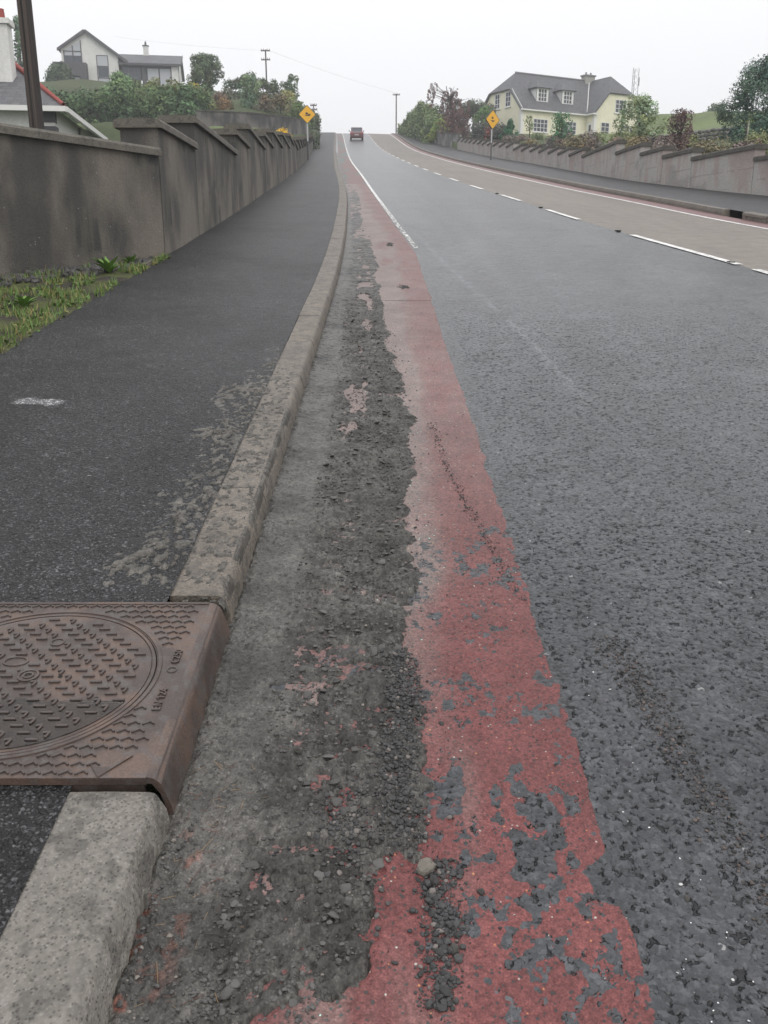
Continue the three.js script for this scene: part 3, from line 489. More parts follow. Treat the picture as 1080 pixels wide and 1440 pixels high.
// ---------------------------------------------------------------- mud thrown over the kerb top and the edge of the path
const kp = [[-2, .116], [-.2, .116], [-.197, .112], [-.12, .112], [-.05, .1115], [-.034, .107], [-.024, .096], [-.013, .06], [-.004, 0], [.02, -.02]];
const kerbTop = (x, d) => { const a = x - xK(d); if (a < -.2) return pathH(x, d); for (let i = 1; i < kp.length; i++) if (a <= kp[i][0]) return G(d) + mix(kp[i - 1][1], kp[i][1], (a - kp[i - 1][0]) / (kp[i][0] - kp[i - 1][0])); return G(d) - .02; };
function spillT(x, d) {
  const a = x - xK(d), f = fbm(x * 48, d * 36, 4, 420), f2 = fbm(x * 9, d * 5, 4, 422), row = fbm(x * 34, d * 60, 4, 424), env = ss(2.5, 2.75, d) * ss(7.2, 4.8, d);
  const onPath = ss(-.62, -.22, a + .2 * (f2 - .5)) * ss(-.17, -.215, a), onTop = ss(-.215, -.18, a) * ss(-.035, -.06, a), edge = ss(-.05, -.035, a) * ss(-.016, -.024, a) * ss(5.3, 4.2, d) * ss(.25, .5, f2);
  let t = -.01;
  t = Math.max(t, -.01 + .021 * env * onPath * (ss(.42, .62, f) * .75 + .35 * ss(.45, .65, f2)) );
  t = Math.max(t, -.01 + .0165 * env * onTop * (ss(.52, .68, row) * .3 + ss(.52, .64, f) * .6 + .16));
  t = Math.max(t, -.01 + .026 * env * edge * (.3 + .9 * f));
  return t;
}
top('mud_spill', sheet(steps(-1.08, -.468, .0058), steps(2.545, 7.2, .0062), ID, (x, d) => kerbTop(x, d) + spillT(x, d), (x, d) => { const k = .185 * (.6 + .75 * fbm(x * 14, d * 12, 3, 426)); return [k, k * .965, k * .91]; }, (x, d) => spillT(x, d) > -.006), M.mud, 'flakes of dried grey mud splashed over the kerb onto the footpath', 'mud', null, 'stuff');

// ---------------------------------------------------------------- loose stones
const surface = (x, d) => x > xK(d) - .01 ? Math.max(roadH(x, d), paintT(x, d) > 0 && x < redEdge(d) + .1 && x > -.3 ? paintH(x, d) : -99, x < mudEdge(d) + .15 ? mudH(x, d) : -99) : kerbTop(x, d);
function pebbleGeo(seed, detail = 1, flat = .75) { const g = new THREE.IcosahedronGeometry(1, detail), p = g.attributes.position; for (let i = 0; i < p.count; i++) { const x = p.getX(i), y = p.getY(i), z = p.getZ(i), k = .6 + .75 * fbm(x * 1.9 + seed * 3 + 9, y * 1.9 + z * 1.6 + 9, 2, 430 + seed); p.setXYZ(i, x * k, y * k * flat, z * k * .9); } g.computeVertexNormals(); return g; }
function scatter(name, label, category, list, geo, m, tint) {
  const o = shadow(new THREE.InstancedMesh(geo, m, list.length)), q = new THREE.Object3D(), r = rng(list.length + 7), c = new THREE.Color();
  list.forEach(([x, d, s, y], i) => { q.position.set(x, (y ?? surface(x, d)) + s * .25, -d); q.rotation.set((r() - .5) * .9, r() * 6.3, (r() - .5) * .9); q.scale.set(s * (.75 + .5 * r()), s * (.7 + .5 * r()), s * (.75 + .5 * r())); q.updateMatrix(); o.setMatrixAt(i, q.matrix); const k = tint(r); o.setColorAt(i, c.setRGB(k[0], k[1], k[2])); });
  o.name = numbered(name); scene.add(o); return info(o, label, category, null, 'stuff');
}
const stoneMat = std({ color: 0xffffff, roughness: .6 });
{
  const r = rng(91), gs = () => (r() + r() + r() - 1.5) / 1.5, L1 = [], L2 = [], L3 = [], L4 = [], Lc = [];
  const size = () => .0013 + .0055 * Math.pow(r(), 4);
  for (let i = 0; i < 3800; i++) { const d = 1.66 + .78 * Math.pow(r(), .85); L1.push([.045 + gs() * .075 + .015 * Math.sin(d * 9), d, size() * 1.05]); }
  for (let i = 0; i < 1300; i++) { const d = 1.27 + .36 * r(); const w = .02 + .05 * fbm(d * 9, 3, 3, 472) + .04 * r() * r(); L1.push([.098 + .05 * (fbm(d * 6, 7, 2, 474) - .35) + gs() * w, d, size() * (.7 + .9 * r())]); }
  for (let i = 0; i < 11000; i++) { const d = 1.0 + 7 * Math.pow(r(), 1.6), k = xK(d), e = mudEdge(d), u = .3 + .72 * r(); if (fbm(u * 5, d * 4, 3, 470) < .36 + .2 * r()) continue; Lc.push([mix(k, e, u), d, .0016 + .0062 * Math.pow(r(), 3.5)]); }
  for (let i = 0; i < 420; i++) L1.push([-.09 + gs() * .12, 1.72 + gs() * .22, size() * 1.1]);
  for (let i = 0; i < 500; i++) { const d = 1.3 + r() * 6, e = mudEdge(d); L1.push([e + gs() * .1, d, size() * .95]); }
  for (let i = 0; i < 2600; i++) { const d = 1.0 + 8 * Math.pow(r(), 1.5), k = xK(d), e = mudEdge(d); L2.push([mix(k + .2, e, Math.pow(r(), .7)), d, size() * .95]); }
  for (let i = 0; i < 500; i++) { const d = 1.0 + .75 * r(); L2.push([-.47 + .12 * r() * r(), d, size()]); }
  for (let i = 0; i < 260; i++) { const t = r(), d = mix(4.75, 4.0, t); L3.push([mix(.25, .3, t) + gs() * .035, d, size() * .9]); }
  for (let i = 0; i < 620; i++) { const t = r(), d = mix(4.0, 2.75, t); L3.push([mix(.3, .46, t) + gs() * .04, d, size() * .85]); }
  for (let i = 0; i < 900; i++) L3.push([mix(.08, .5, r()), 1.05 + 7 * Math.pow(r(), 1.4), size() * .62]);
  for (let i = 0; i < 60; i++) L3.push([.08 + gs() * .06, 12.9 + gs() * .25, .012]); for (let i = 0; i < 60; i++) L3.push([.2 + gs() * .07, 9.25 + gs() * .16, .01]);
  for (let i = 0; i < 2600; i++) { const t = r(), d = mix(2.55, 1.15, t), x = mix(.70, .82, t); L4.push([x + gs() * .085, d, size() * 1.0]); }
  for (let i = 0; i < 700; i++) L4.push([.5 + 1.6 * r(), 1.1 + 5 * r() * r(), size() * .55]);
  const inCov = ([x, d]) => !(x < -.46 && d > 1.7 && d < 2.56);
  const dark = (q) => { const k = .022 + .035 * q(); return q() > .94 ? [.16, .14, .13] : [k, k * .99, k]; };
  scatter('gravel', 'black tarmac crumbs heaped between the mud and the red strip', 'gravel', L1.filter(inCov), pebbleGeo(1), stoneMat, dark);
  scatter('mud_crumbs', 'grey crumbs of dried mud broken off along the gutter', 'mud', Lc.filter(inCov), pebbleGeo(7, 0, .8), std({ color: 0xffffff, roughness: .65 }), (q) => { const k = .045 + .065 * q(); return [k, k * .97, k * .92]; });
  const Lf = []; for (let i = 0; i < 1500; i++) { const d = 1.0 + 6.5 * Math.pow(r(), 1.4), k = xK(d), e = mudEdge(d), u = .34 + .62 * r(); if (fbm(u * 6, d * 5, 3, 476) < .45) continue; Lf.push([mix(k, e, u), d, .004 + .012 * Math.pow(r(), 3)]); }
  scatter('mud_flakes', 'broken plates of dried mud lying loose in the gutter', 'mud', Lf.filter(inCov), pebbleGeo(8, 1, .34), M.mud2, (q) => { const k = .06 + .05 * q(); return [k, k * .97, k * .92]; });
  scatter('gravel', 'small dark grit scattered over the gutter mud', 'gravel', L2.filter(inCov), pebbleGeo(2, 0), stoneMat, (q) => { const k = .04 + .075 * q(); return q() > .92 ? [.2, .18, .16] : [k, k * .97, k * .94]; });
  scatter('gravel', 'dark grit trailing over the worn red strip', 'gravel', L3, pebbleGeo(3, 0), stoneMat, dark);
  scatter('gravel', 'brown and black grit trailing along the grey lane', 'gravel', L4, pebbleGeo(4, 0), stoneMat, (q) => { const k = .02 + .04 * q(); return q() > .7 ? [k * 2.2, k * 1.7, k * 1.5] : [k, k, k]; });
  const L5 = []; for (let i = 0; i < 110; i++) { const d = 1.15 + 7 * Math.pow(r(), 1.6); L5.push([redEdge(d) + .05 + .22 * Math.abs(gs()) + (r() > .85 ? r() : 0), d, .0018 + .0028 * r() * r()]); }
  scatter('paint_flake', 'white paint flakes strewn on the tarmac beside the red strip', 'paint flakes', L5, pebbleGeo(5, 0, .25), stoneMat, (q) => { const k = .45 + .3 * q(); return [k, k, k]; });
  const L6 = []; for (let i = 0; i < 70; i++) L6.push([-.45 + .2 * r() * r(), 1.05 + .9 * r(), .006 + .006 * r()]);
  const blade = new THREE.CylinderGeometry(.06, .04, 3, 4).rotateZ(Math.PI / 2);
  scatter('plant_litter', 'straw and brown leaf scraps in the mud at the foot of the kerb', 'litter', L6.filter(inCov), blade, stoneMat, (q) => q() > .5 ? [.3, .2, .1] : [.16, .06, .04]);
  // single stones
  const stones = [[.088, 1.595, .0195, [.30, .29, .27], 'pale grey lump of stone on the black crumbs'], [.105, 1.565, .010, [.08, .08, .085], 'dark grey pebble touching the pale stone'], [-.07, 1.765, .0085, [.2, .2, .2], 'smooth grey pebble on scraped mud'], [.2, 1.535, .0075, [.09, .09, .09], 'dark pebble alone on the worn red patch'], [.135, 1.395, .010, [.12, .12, .12], 'grey pebble at the tail of the crumbs'], [-.215, 1.965, .009, [.07, .068, .065], 'blackish clod on the smooth silt'], [.62, 1.52, .006, [.13, .13, .13], 'grey chip lying on the lane beside white flakes']];
  stones.forEach(([x, d, s, c, label], i) => { const g = pebbleGeo(10 + i, 1, .95); g.scale(s * 1.3, s * 1.05, s); const o = top('stone', g, tile(concTex, .05, .002, { color: lin(c[0] * 1.5, c[1] * 1.5, c[2] * 1.5), roughness: .8, flatShading: true }), label, 'stone'); o.position.set(x, surface(x, d) + s * .45, -d); o.rotation.set(.4, i * 1.7 + .5, .5); });
}

// ---------------------------------------------------------------- left boundary wall: level panels stepping up the hill
function panelWall(o, mWall, mCop, xw, side, segs, thick, over, ch, yb) {
  // segs: [d0, d1, yTop]; side = +1: wall body lies to the right of its face line, -1: to the left
  segs.forEach(([d0, d1, yt], i) => {
    const st = (y, a, b) => steps(a, b, Math.max(.6, (b - a) / 3)).map((q) => [xw(q), y, q]);
    const lo = yb(d0) - yt - .35, up = -ch, body = ccw([[0, lo], [0, up], [side * thick, up], [side * thick, lo]]);
    part(o, 'wall_panel', loft(body, st(yt, d0, d1), { v0: up, vUp: true }), mWall);
    const a = -side * over, b = side * (thick + over), c = ccw([[a, -ch], [a, -.03], [a + side * .025, -.004], [(a + b) / 2, .006], [b - side * .025, -.004], [b, -.03], [b, -ch]]);
    part(o, 'coping', loft(c, st(yt, d0 - (i ? .05 : 0), d1 + .0), { jitter: d0 < 20 ? .004 : 0, seed: i + 1 }), mCop);
  });
}
const lw = [[-4, 10.66, 2.59], [10.7, 12.85, 2.89], [12.87, 16.95, 3.22], [16.97, 19.1, 3.56], [19.12, 22.8, 3.92], [22.82, 25.3, 4.22], [25.32, 28.9, 4.6], [28.92, 32.6, 4.97], [32.62, 35.5, 5.37]];
{ let d = 35.52, y = 5.37; while (d < 78) { const L = 2.9 + .5 * h2(d | 0, 3, 4), dy = G(d + L / 2) + 1.37 - .16 - y; y += dy; lw.push([d, d + L - .02, y - .05]); d += L; } }
const wallL = thing('boundary_wall', 'long dark roughcast boundary wall with level copings stepping uphill beside footpath', 'wall');
panelWall(wallL, M.wall, M.coping, xWall, -1, lw, .42, .055, .095, G);
{ // pale weathered expansion joint
  const q = 18.9; part(wallL, 'joint_filler', new THREE.BoxGeometry(.015, 1.1, .03).translate(xWall(q) + .004, G(q) + .13 + .5, -q), std({ color: lin(.2, .19, .17) }));
}
// right retaining wall
const rw = [[14, 18, 3.0], [18.02, 21, 3.42], [21.02, 24.1, 3.8], [24.12, 27.2, 4.1], [27.22, 29.15, 4.34], [29.17, 31, 4.6], [31.02, 33.7, 4.9], [33.72, 36.4, 5.28]];
{ let d = 36.42; while (d < 83) { const L = 2.5; rw.push([d, d + L - .02, G(d + L / 2) + (d < 55 ? .84 : .94)]); d += L; } }
const wallR = thing('retaining_wall', 'pale pinkish retaining wall with red stains and dark stepped coping below garden', 'wall');
panelWall(wallR, M.pinkWall, M.darkCoping, xRW, 1, rw, .3, .05, .12, (d) => G(d) - .1);
const wallGate = thing('garden_wall', 'low grey wall curving into the driveway below the copper tree', 'wall');
{ const pts = [[6.9, 88], [6.2, 89.5], [5.75, 92], [5.4, 96], [5.0, 101], [4.6, 106]], st = pts.map(([x, d]) => [x, G(d) + .1, d]); part(wallGate, 'wall_panel', loft(ccw([[0, -.4], [0, 1.05], [.3, 1.05], [.3, -.4]]), st, { vUp: true, v0: 1.05 }), tile(wallTex, [12, 2], .006, { roughness: .85, color: lin(1.5, 1.6, 1.8) })); part(wallGate, 'coping', loft(ccw([[-.05, 1.052], [-.05, 1.13], [.35, 1.13], [.35, 1.052]]), st), M.darkCoping); }
// ---------------------------------------------------------------- terrain beyond the walls
const wallTopL = (d) => { for (const [a, b, y] of lw) if (d <= b) return y; return G(d) + .9; };
const ctlL = [[-6, 15, 2.3], [-9, 20, 2.5], [-12, 28, 2.8], [-20, 30, 3], [-9, 40, 6.5], [-16, 45, 7.0], [-8, 52, 8.0], [-6.2, 44, 6.9], [-12.2, 93, 15.3], [-10.4, 93, 15.2], [-8.9, 93, 14.9], [-8.3, 87, 14.2], [-10, 80, 13.6], [-7.9, 80, 13], [-6.9, 76, 12], [-12, 78, 13.2], [-15, 80, 13.7], [-8, 72, 11.7], [-12, 71, 11.5], [-9.9, 73, 12], [-8.2, 100, 15.4], [-8.8, 108, 16.6], [-12, 60, 8.7], [-24, 60, 8.7], [-24, 68, 9.8], [-14, 68, 10], [-6, 66, 9.6], [-9, 63, 9.2], [-10, 72, 11.6], [-20, 75, 12.3], [-30, 75, 12], [-16, 88, 15.2], [-12, 90, 15], [-8.3, 85, 13.6], [-42, 125, 21.9], [-26, 128, 22.2], [-14.5, 120, 20.3], [-34, 112, 20.2], [-34, 100, 17.6], [-24, 100, 17.5], [-9, 100, 14.4], [-9.5, 112, 16], [-14, 140, 20], [-42, 150, 20], [-80, 125, 21], [-60, 70, 12], [-60, 30, 4], [-30, 10, 1.5], [-60, -5, 0], [-14, 2, .3], [-20, 200, 8], [-80, 200, 10], [-120, 80, 12]];
const ctlR = [[10.2, 38, 5.4], [10.5, 34, 4.95], [14, 36, 5.1], [9.7, 52, 7], [10, 66, 8.75], [9.4, 72, 9.5], [15, 105, 13.7], [11, 112, 14.8], [30, 113, 14.8], [22, 100, 12.8], [20, 60, 8.1], [30, 60, 8.5], [28, 80, 10.6], [36, 125, 18.3], [50, 125, 17.9], [42, 124, 18.4], [60, 125, 17.6], [39, 150, 16.5], [60, 150, 15], [6.8, 92, 11.6], [8, 92, 11.9], [6, 105, 13.9], [5.5, 112, 15.1], [7, 120, 16], [25, 30, 4.2], [25, 10, 2], [50, 20, 3], [80, 80, 10], [80, 125, 17], [30, -5, 0], [30, 200, 6], [80, 200, 6], [12, 140, 16], [120, 90, 12]];
for (let d = -4; d < 130; d += 5) { ctlL.push([xWall(d) - .9, d, d < 20 ? G(d) + .75 : d < 78 ? wallTopL(d) - .25 : G(d) + .5]); ctlR.push([xRW(d) + .8, d, d < 82 ? G(d) + .75 : d < 96 ? G(d) + .35 : G(d) + .6]); }
const idw = (c, x, d) => { let s = 0, w = 0; for (const [a, b, y] of c) { const q = (x - a) * (x - a) + (d - b) * (d - b) + 1, k = 1 / (q * q); s += y * k; w += k; } return s / w; };
const T = (x, d) => x < xWall(d) ? idw(ctlL, x, d) : x > xRW(d) ? idw(ctlR, x, d) : G(d) - .35;
const grassC = (x, d) => {
  const n = fbm(x * .35, d * .25, 4, 500), m = fbm(x * 2.2, d * 1.6, 3, 504), field = x > 16 ? ss(50, 62, d) : 0, lawn = x < 0 ? ss(36, 40, d) * ss(62, 56, d) : 0;
  let c = mix3([.055, .075, .03], [.09, .115, .04], n); c = mix3(c, [.155, .205, .065], Math.max(field * 1.3, .9 * lawn) * (.8 + .4 * (m - .5)));
  const k = .75 + .5 * m; return [c[0] * k, c[1] * k, c[2] * k];
};
const grassTex = texPair(512, 512, (i, j, o) => { const a = fbm(i / 6, j / 6, 3, 510), b = fbm(i / 40, j / 40, 3, 512), k = .55 + .5 * a + .4 * b; o[0] = k * .8; o[1] = k * .8; o[2] = k * .8; o[3] = a; });
{
  const ds = [...steps(-8, 30, 1), ...growing(31, 320, 1.2, 1.012)], us = [];
  for (const s of growing(0, 170, .5, 1.16)) us.unshift(-s); us.push(.0025, .25, .5, .75, .9975); const right = growing(0, 170, .5, 1.16).map((s) => 1 + s); us.push(...right);
  const X = (u, d) => u <= 0 ? xWall(d) - .22 + u : u < 1 ? mix(xWall(d) - .22, xRW(d) + .15, u) : xRW(d) + .15 + (u - 1);
  const H = (x, d) => { const l = xWall(d) - .215, r = xRW(d) + .145; if (x > l - .005 && x < r + .005) return G(d) - .4; return T(x, d) + .25 * (fbm(x * .5, d * .5, 3, 516) - .5); };
  top('ground', sheet(us, ds, X, H, grassC), tile(grassTex, 1.4, .03, { vertexColors: true, roughness: .95 }), 'grassy hillside and gardens rising on both sides of road', 'ground', null, 'structure');
}

// ---------------------------------------------------------------- verge at the foot of the near wall
const vergeY = (x, d) => pathY(-2.5, d) + .012 + .05 * ss(-2.5, -3.4, x) + .03 * (fbm(x * 6, d * 6, 3, 520) - .5) * ss(-2.45, -2.7, x) - .04 * ss(-2.53, -2.42, x + .09 * (fbm(x * 9, d * 7, 3, 521) - .5));
top('verge', sheet(steps(0, 1, .012), steps(1, 10.74, .03), (u, d) => mix(xWall(d) + .01, -2.4, u), vergeY, (x, d) => { const n = fbm(x * 7, d * 5, 4, 522), m = fbm(x * 2, d * 2, 3, 524), c = mix3([.05, .042, .032], [.10, .115, .035], ss(.38, .6, n * .6 + m * .4)), k = .7 + .6 * fbm(x * 40, d * 40, 2, 526); return [c[0] * k, c[1] * k, c[2] * k]; }), tile(grassTex, .5, .012, { vertexColors: true, roughness: .95 }), 'mossy weedy strip between footpath and dark wall', 'verge', null, 'structure');
{
  const r = rng(17), rocks = [], blades = [], leaves = [];
  for (let i = 0; i < 900; i++) { const d = 4 + 6.6 * r(), w = xWall(d), x = w + .05 + .42 * Math.pow(r(), 1.3) * ss(10.8, 9.4, d) + .02; if (x < -2.55) rocks.push([x, d, .02 + .028 * r(), vergeY(x, d)]); }
  scatter('rubble', 'dark broken stones lying along the wall foot in the weedy verge', 'rubble', rocks, pebbleGeo(6), stoneMat, (q) => { const k = .035 + .04 * q(); return [k * 1.05, k, k * .98]; });
  for (let i = 0; i < 17000; i++) { const d = 3.5 + 7.1 * r(), w = xWall(d), t = Math.pow(r(), .75), x = mix(w + .1, -2.44, t); if (x > -2.44 - .05 * r()) continue; const n = fbm(x * 5, d * 4, 3, 530); if (n < .4 + .2 * (1 - t)) continue; (i % 5 ? blades : leaves).push([x, d, n]); }
  const bg = new THREE.BufferGeometry(); bg.setAttribute('position', new THREE.Float32BufferAttribute([-.06, 0, 0, .06, 0, 0, -.045, .5, .08, .045, .5, .08, 0, 1, .35], 3)); bg.setIndex([0, 1, 3, 0, 3, 2, 2, 3, 4]); bg.computeVertexNormals();
  const lg = new THREE.BufferGeometry(); lg.setAttribute('position', new THREE.Float32BufferAttribute([0, 0, 0, -.35, .35, .4, 0, .28, .5, .35, .35, .4, 0, .42, 1], 3)); lg.setIndex([0, 2, 1, 0, 3, 2, 1, 2, 4, 2, 3, 4]); lg.computeVertexNormals();
  const leafMat = std({ color: 0xffffff, roughness: .6, side: THREE.DoubleSide });
  const inst = (name, label, geo, list, sc, tint) => { const o = shadow(new THREE.InstancedMesh(geo, leafMat, list.length)), q = new THREE.Object3D(), c = new THREE.Color(); list.forEach(([x, d, n], i) => { q.position.set(x, vergeY(x, d) - .002, -d); q.rotation.set((r() - .5) * .7, r() * 6.3, (r() - .5) * .7); const s = sc(n); q.scale.set(s, s * (.7 + .6 * r()), s); q.updateMatrix(); o.setMatrixAt(i, q.matrix); o.setColorAt(i, c.setRGB(...tint())); }); o.name = numbered(name); scene.add(o); info(o, label, 'weeds', null, 'stuff'); };
  inst('grass', 'thin grass blades growing through the verge moss', bg, blades, () => .03 + .055 * r(), () => { const k = .7 + .6 * r(); return r() > .75 ? [.26 * k, .23 * k, .09 * k] : [.11 * k, .19 * k, .04 * k]; });
  inst('weeds', 'low bright green weeds spreading over the verge', lg, leaves, () => .022 + .03 * r(), () => { const k = .6 + .7 * r(); return r() > .7 ? [.18 * k, .18 * k, .05 * k] : [.09 * k, .17 * k, .035 * k]; });
  // two dandelion-like rosettes
  for (const [x, d, s] of [[-2.72, 9.1, .2], [-2.68, 9.75, .13], [-2.85, 7.2, .14]]) { const p = thing('weed_plant', s > .18 ? 'bright green leafy weed rosette against the rubble' : d > 9 ? 'small green weed close to the corner of the wall' : 'low weed rosette at the path edge', 'plant', x, vergeY(x, d), d), g = []; for (let k = 0; k < 26; k++) { const e = lg.clone(); const l = s * (.5 + .6 * r()); e.scale(l * .45, l, l); e.rotateX(-.5 * r()); e.rotateY(k * 2.4); g.push(e); } part(p, 'leaves', mergeGeometries(g), std({ color: lin(.12, .24, .035), roughness: .6, side: THREE.DoubleSide })); }
  const eg = thing('path_edging', 'short pale concrete edging strip by the corner of the wall', 'kerb', 0, 0, 0); part(eg, 'edging', loft(ccw([[-.03, -.05], [-.03, .035], [.03, .035], [.03, -.05]]), steps(9.7, 10.6, .3).map((q) => [-2.53, pathY(-2.5, q), q])), M.kerb);
}

// ---------------------------------------------------------------- foliage
const foliage = std({ color: 0xffffff, vertexColors: true, roughness: .75, side: THREE.DoubleSide });
// leaves spread through clumps; each leaf is a bent quad. clumps: [cx, cy, cz, r]
function leafMass(clumps, per, size, col, seed, { squash = 1, droop = 0, shell = .55, vary = .45, narrow = .55 } = {}) {
  size *= .72; per *= 2; col = col.map((q) => q * 1.9); const r = rng(seed), n = clumps.reduce((s, c) => s + Math.max(6, Math.round(per * c[3] * c[3])), 0), pos = new Float32Array(n * 12), nor = new Float32Array(n * 12), cc = new Float32Array(n * 12), idx = new Uint32Array(n * 6);
  const N = new THREE.Vector3(), U = new THREE.Vector3(), V = new THREE.Vector3(), C = new THREE.Vector3(); let k = 0;
  for (const [cx, cy, cz, cr] of clumps) {
    const tone = 1 + (r() - .5) * vary, m = Math.max(6, Math.round(per * cr * cr)), hue = (r() - .5) * .25;
    for (let i = 0; i < m; i++) {
      N.set(r() - .5, r() - .5, r() - .5).normalize(); const rad = cr * (shell + (1 - shell) * Math.pow(r(), .6)) * (.8 + .35 * r());
      C.set(cx + N.x * rad, cy + N.y * rad * squash, cz + N.z * rad); N.x += (r() - .5) * 1.3; N.y += (r() - .5) * 1.3 + .25; N.z += (r() - .5) * 1.3; N.normalize();
      U.set(r() - .5, r() - .5 - droop * 2, r() - .5).cross(N).normalize(); V.crossVectors(N, U); const s = size * (.6 + .8 * r()), w = s * narrow;
      const t = tone * (.7 + .6 * r()), pts = [[-w, -s * .2], [w * .2, -s], [w, s * .25], [-w * .1, s]];
      for (let q = 0; q < 4; q++) { const o = (k * 4 + q) * 3, a = pts[q][0], b = pts[q][1], f = q % 2 ? -.12 * s : 0; pos[o] = C.x + U.x * a + V.x * b + N.x * f; pos[o + 1] = C.y + U.y * a + V.y * b + N.y * f; pos[o + 2] = C.z + U.z * a + V.z * b + N.z * f; nor[o] = N.x; nor[o + 1] = N.y; nor[o + 2] = N.z; cc[o] = col[0] * t * (1 + hue); cc[o + 1] = col[1] * t; cc[o + 2] = col[2] * t * (1 - hue); }
      idx.set([k * 4, k * 4 + 1, k * 4 + 2, k * 4, k * 4 + 2, k * 4 + 3], k * 6); k++;
    }
  }
  const g = new THREE.BufferGeometry(); g.setAttribute('position', new THREE.BufferAttribute(pos, 3)); g.setAttribute('normal', new THREE.BufferAttribute(nor, 3)); g.setAttribute('color', new THREE.BufferAttribute(cc, 3)); g.setIndex(new THREE.BufferAttribute(idx, 1)); return g;
}
function limb(a, b, r0, r1, bend = .1, seg = 5) { const m = a.clone().lerp(b, .5); m.x += (h2(a.x * 99 | 0, b.y * 99 | 0, 3) - .5) * bend * 2; m.z += (h2(a.y * 99 | 0, b.x * 99 | 0, 5) - .5) * bend * 2; const c = new THREE.QuadraticBezierCurve3(a, m, b), g = new THREE.TubeGeometry(c, seg, 1, 6, false), p = g.attributes.position, nr = g.attributes.normal; for (let i = 0; i < p.count; i++) { const ring = Math.floor(i / 7), k = mix(r0, r1, ring / seg) - 1; p.setXYZ(i, p.getX(i) + nr.getX(i) * k, p.getY(i) + nr.getY(i) * k, p.getZ(i) + nr.getZ(i) * k); } return g; }
// plant(shape): shape 'round' | 'cone' | 'column' | 'mound' | 'open'
function plant(name, label, category, x, d, w, h, col, o = {}) {
  const y = (o.y ?? T(x, d)), g = thing(name, label, category, x, y, d, o.group), r = rng(o.seed ?? Math.round(x * 71 + d * 13 + 5000)), cl = [], tr = o.trunk ?? .12, shape = o.shape ?? 'round', n = o.n ?? 26, dep = o.depth ?? w;
  for (let i = 0; i < n; i++) {
    const v = (i + .5) / n, a = i * 2.4 + r(); let rad = 1, t = Math.sqrt(r());
    if (shape === 'round') rad = Math.sin(Math.PI * (.12 + .8 * v)) ; else if (shape === 'cone') rad = 1.02 - v; else if (shape === 'column') rad = .55 + .45 * Math.sin(Math.PI * (.1 + .75 * v)); else if (shape === 'mound') rad = Math.sqrt(Math.max(.05, 1 - v * v)); else if (shape === 'block') rad = 1; else rad = Math.sin(Math.PI * (.1 + .85 * Math.pow(v, .8)));
    const cr = (o.clump ?? .3) * w * .5 * (.7 + .6 * r()), reach = Math.max(0, rad * .5 - (o.clump ?? .3) * .25);
    cl.push([Math.cos(a) * t * w * reach * 1.25, tr * h + (1 - tr) * h * (v * .94 + .03) - (v > .9 ? cr * .5 : 0), Math.sin(a) * t * dep * reach * 1.25, cr]);
  }
  part(g, 'crown', leafMass(cl, (o.per ?? 420) , o.leaf ?? .11, col, (o.seed ?? 3) + Math.round(x * 31 + d * 7), o.mass ?? {}), foliage);
  const limbs = [limb(new THREE.Vector3(0, -.15, 0), new THREE.Vector3(.03 * w, h * .72, .02 * w), .028 * h + .015, .012, .06 * w)];
  for (let i = 2; i < n; i += Math.max(2, Math.floor(n / 7))) limbs.push(limb(new THREE.Vector3(.01, h * (tr * .8 + .1 + .3 * i / n), 0), new THREE.Vector3(cl[i][0], cl[i][1], cl[i][2]), .012 * h + .008, .005, .05 * w, 3));
  part(g, 'trunk', mergeGeometries(limbs), M.bark); return g;
}
// long hedge or bank of growth along stations [x, y, d, width, height]
function hedge(name, label, category, st, col, o = {}) {
  const c = st[st.length >> 1], g = thing(name, label, category, c[0], c[1], c[2], o.group), r = rng(o.seed ?? 77), cl = [];
  for (let i = 0; i < st.length - 1; i++) { const a = st[i], b = st[i + 1], L = Math.hypot(b[0] - a[0], b[2] - a[2]), n = Math.round(L * (o.dense ?? 5)); for (let k = 0; k < n; k++) { const t = r(), w = mix(a[3], b[3], t), h = mix(a[4], b[4], t), v = Math.pow(r(), .75), s = (r() - .5), cr = (o.clump ?? .45) * (.7 + .6 * r()); cl.push([mix(a[0], b[0], t) - c[0] + s * w * (o.taper ? 1 - .6 * v : 1), mix(a[1], b[1], t) - c[1] + v * h - cr * .5, -(mix(a[2], b[2], t) + (r() - .5) * w) + c[2], cr]); } }
  part(g, 'foliage', leafMass(cl, o.per ?? 260, o.leaf ?? .12, col, o.seed ?? 9, o.mass ?? {}), foliage);
  const stems = []; for (let i = 0; i < st.length - 1; i++) for (let t = 0; t < 1; t += .34) { const p = new THREE.Vector3(mix(st[i][0], st[i + 1][0], t) - c[0], mix(st[i][1], st[i + 1][1], t) - c[1] - .2, -mix(st[i][2], st[i + 1][2], t) + c[2]); stems.push(limb(p, p.clone().add(new THREE.Vector3(.1, st[i][4] * .8, 0)), .06, .02, .2, 3)); } part(g, 'stems', mergeGeometries(stems), M.bark);
  return g;
}
const Tl = (x, d) => T(x, d);
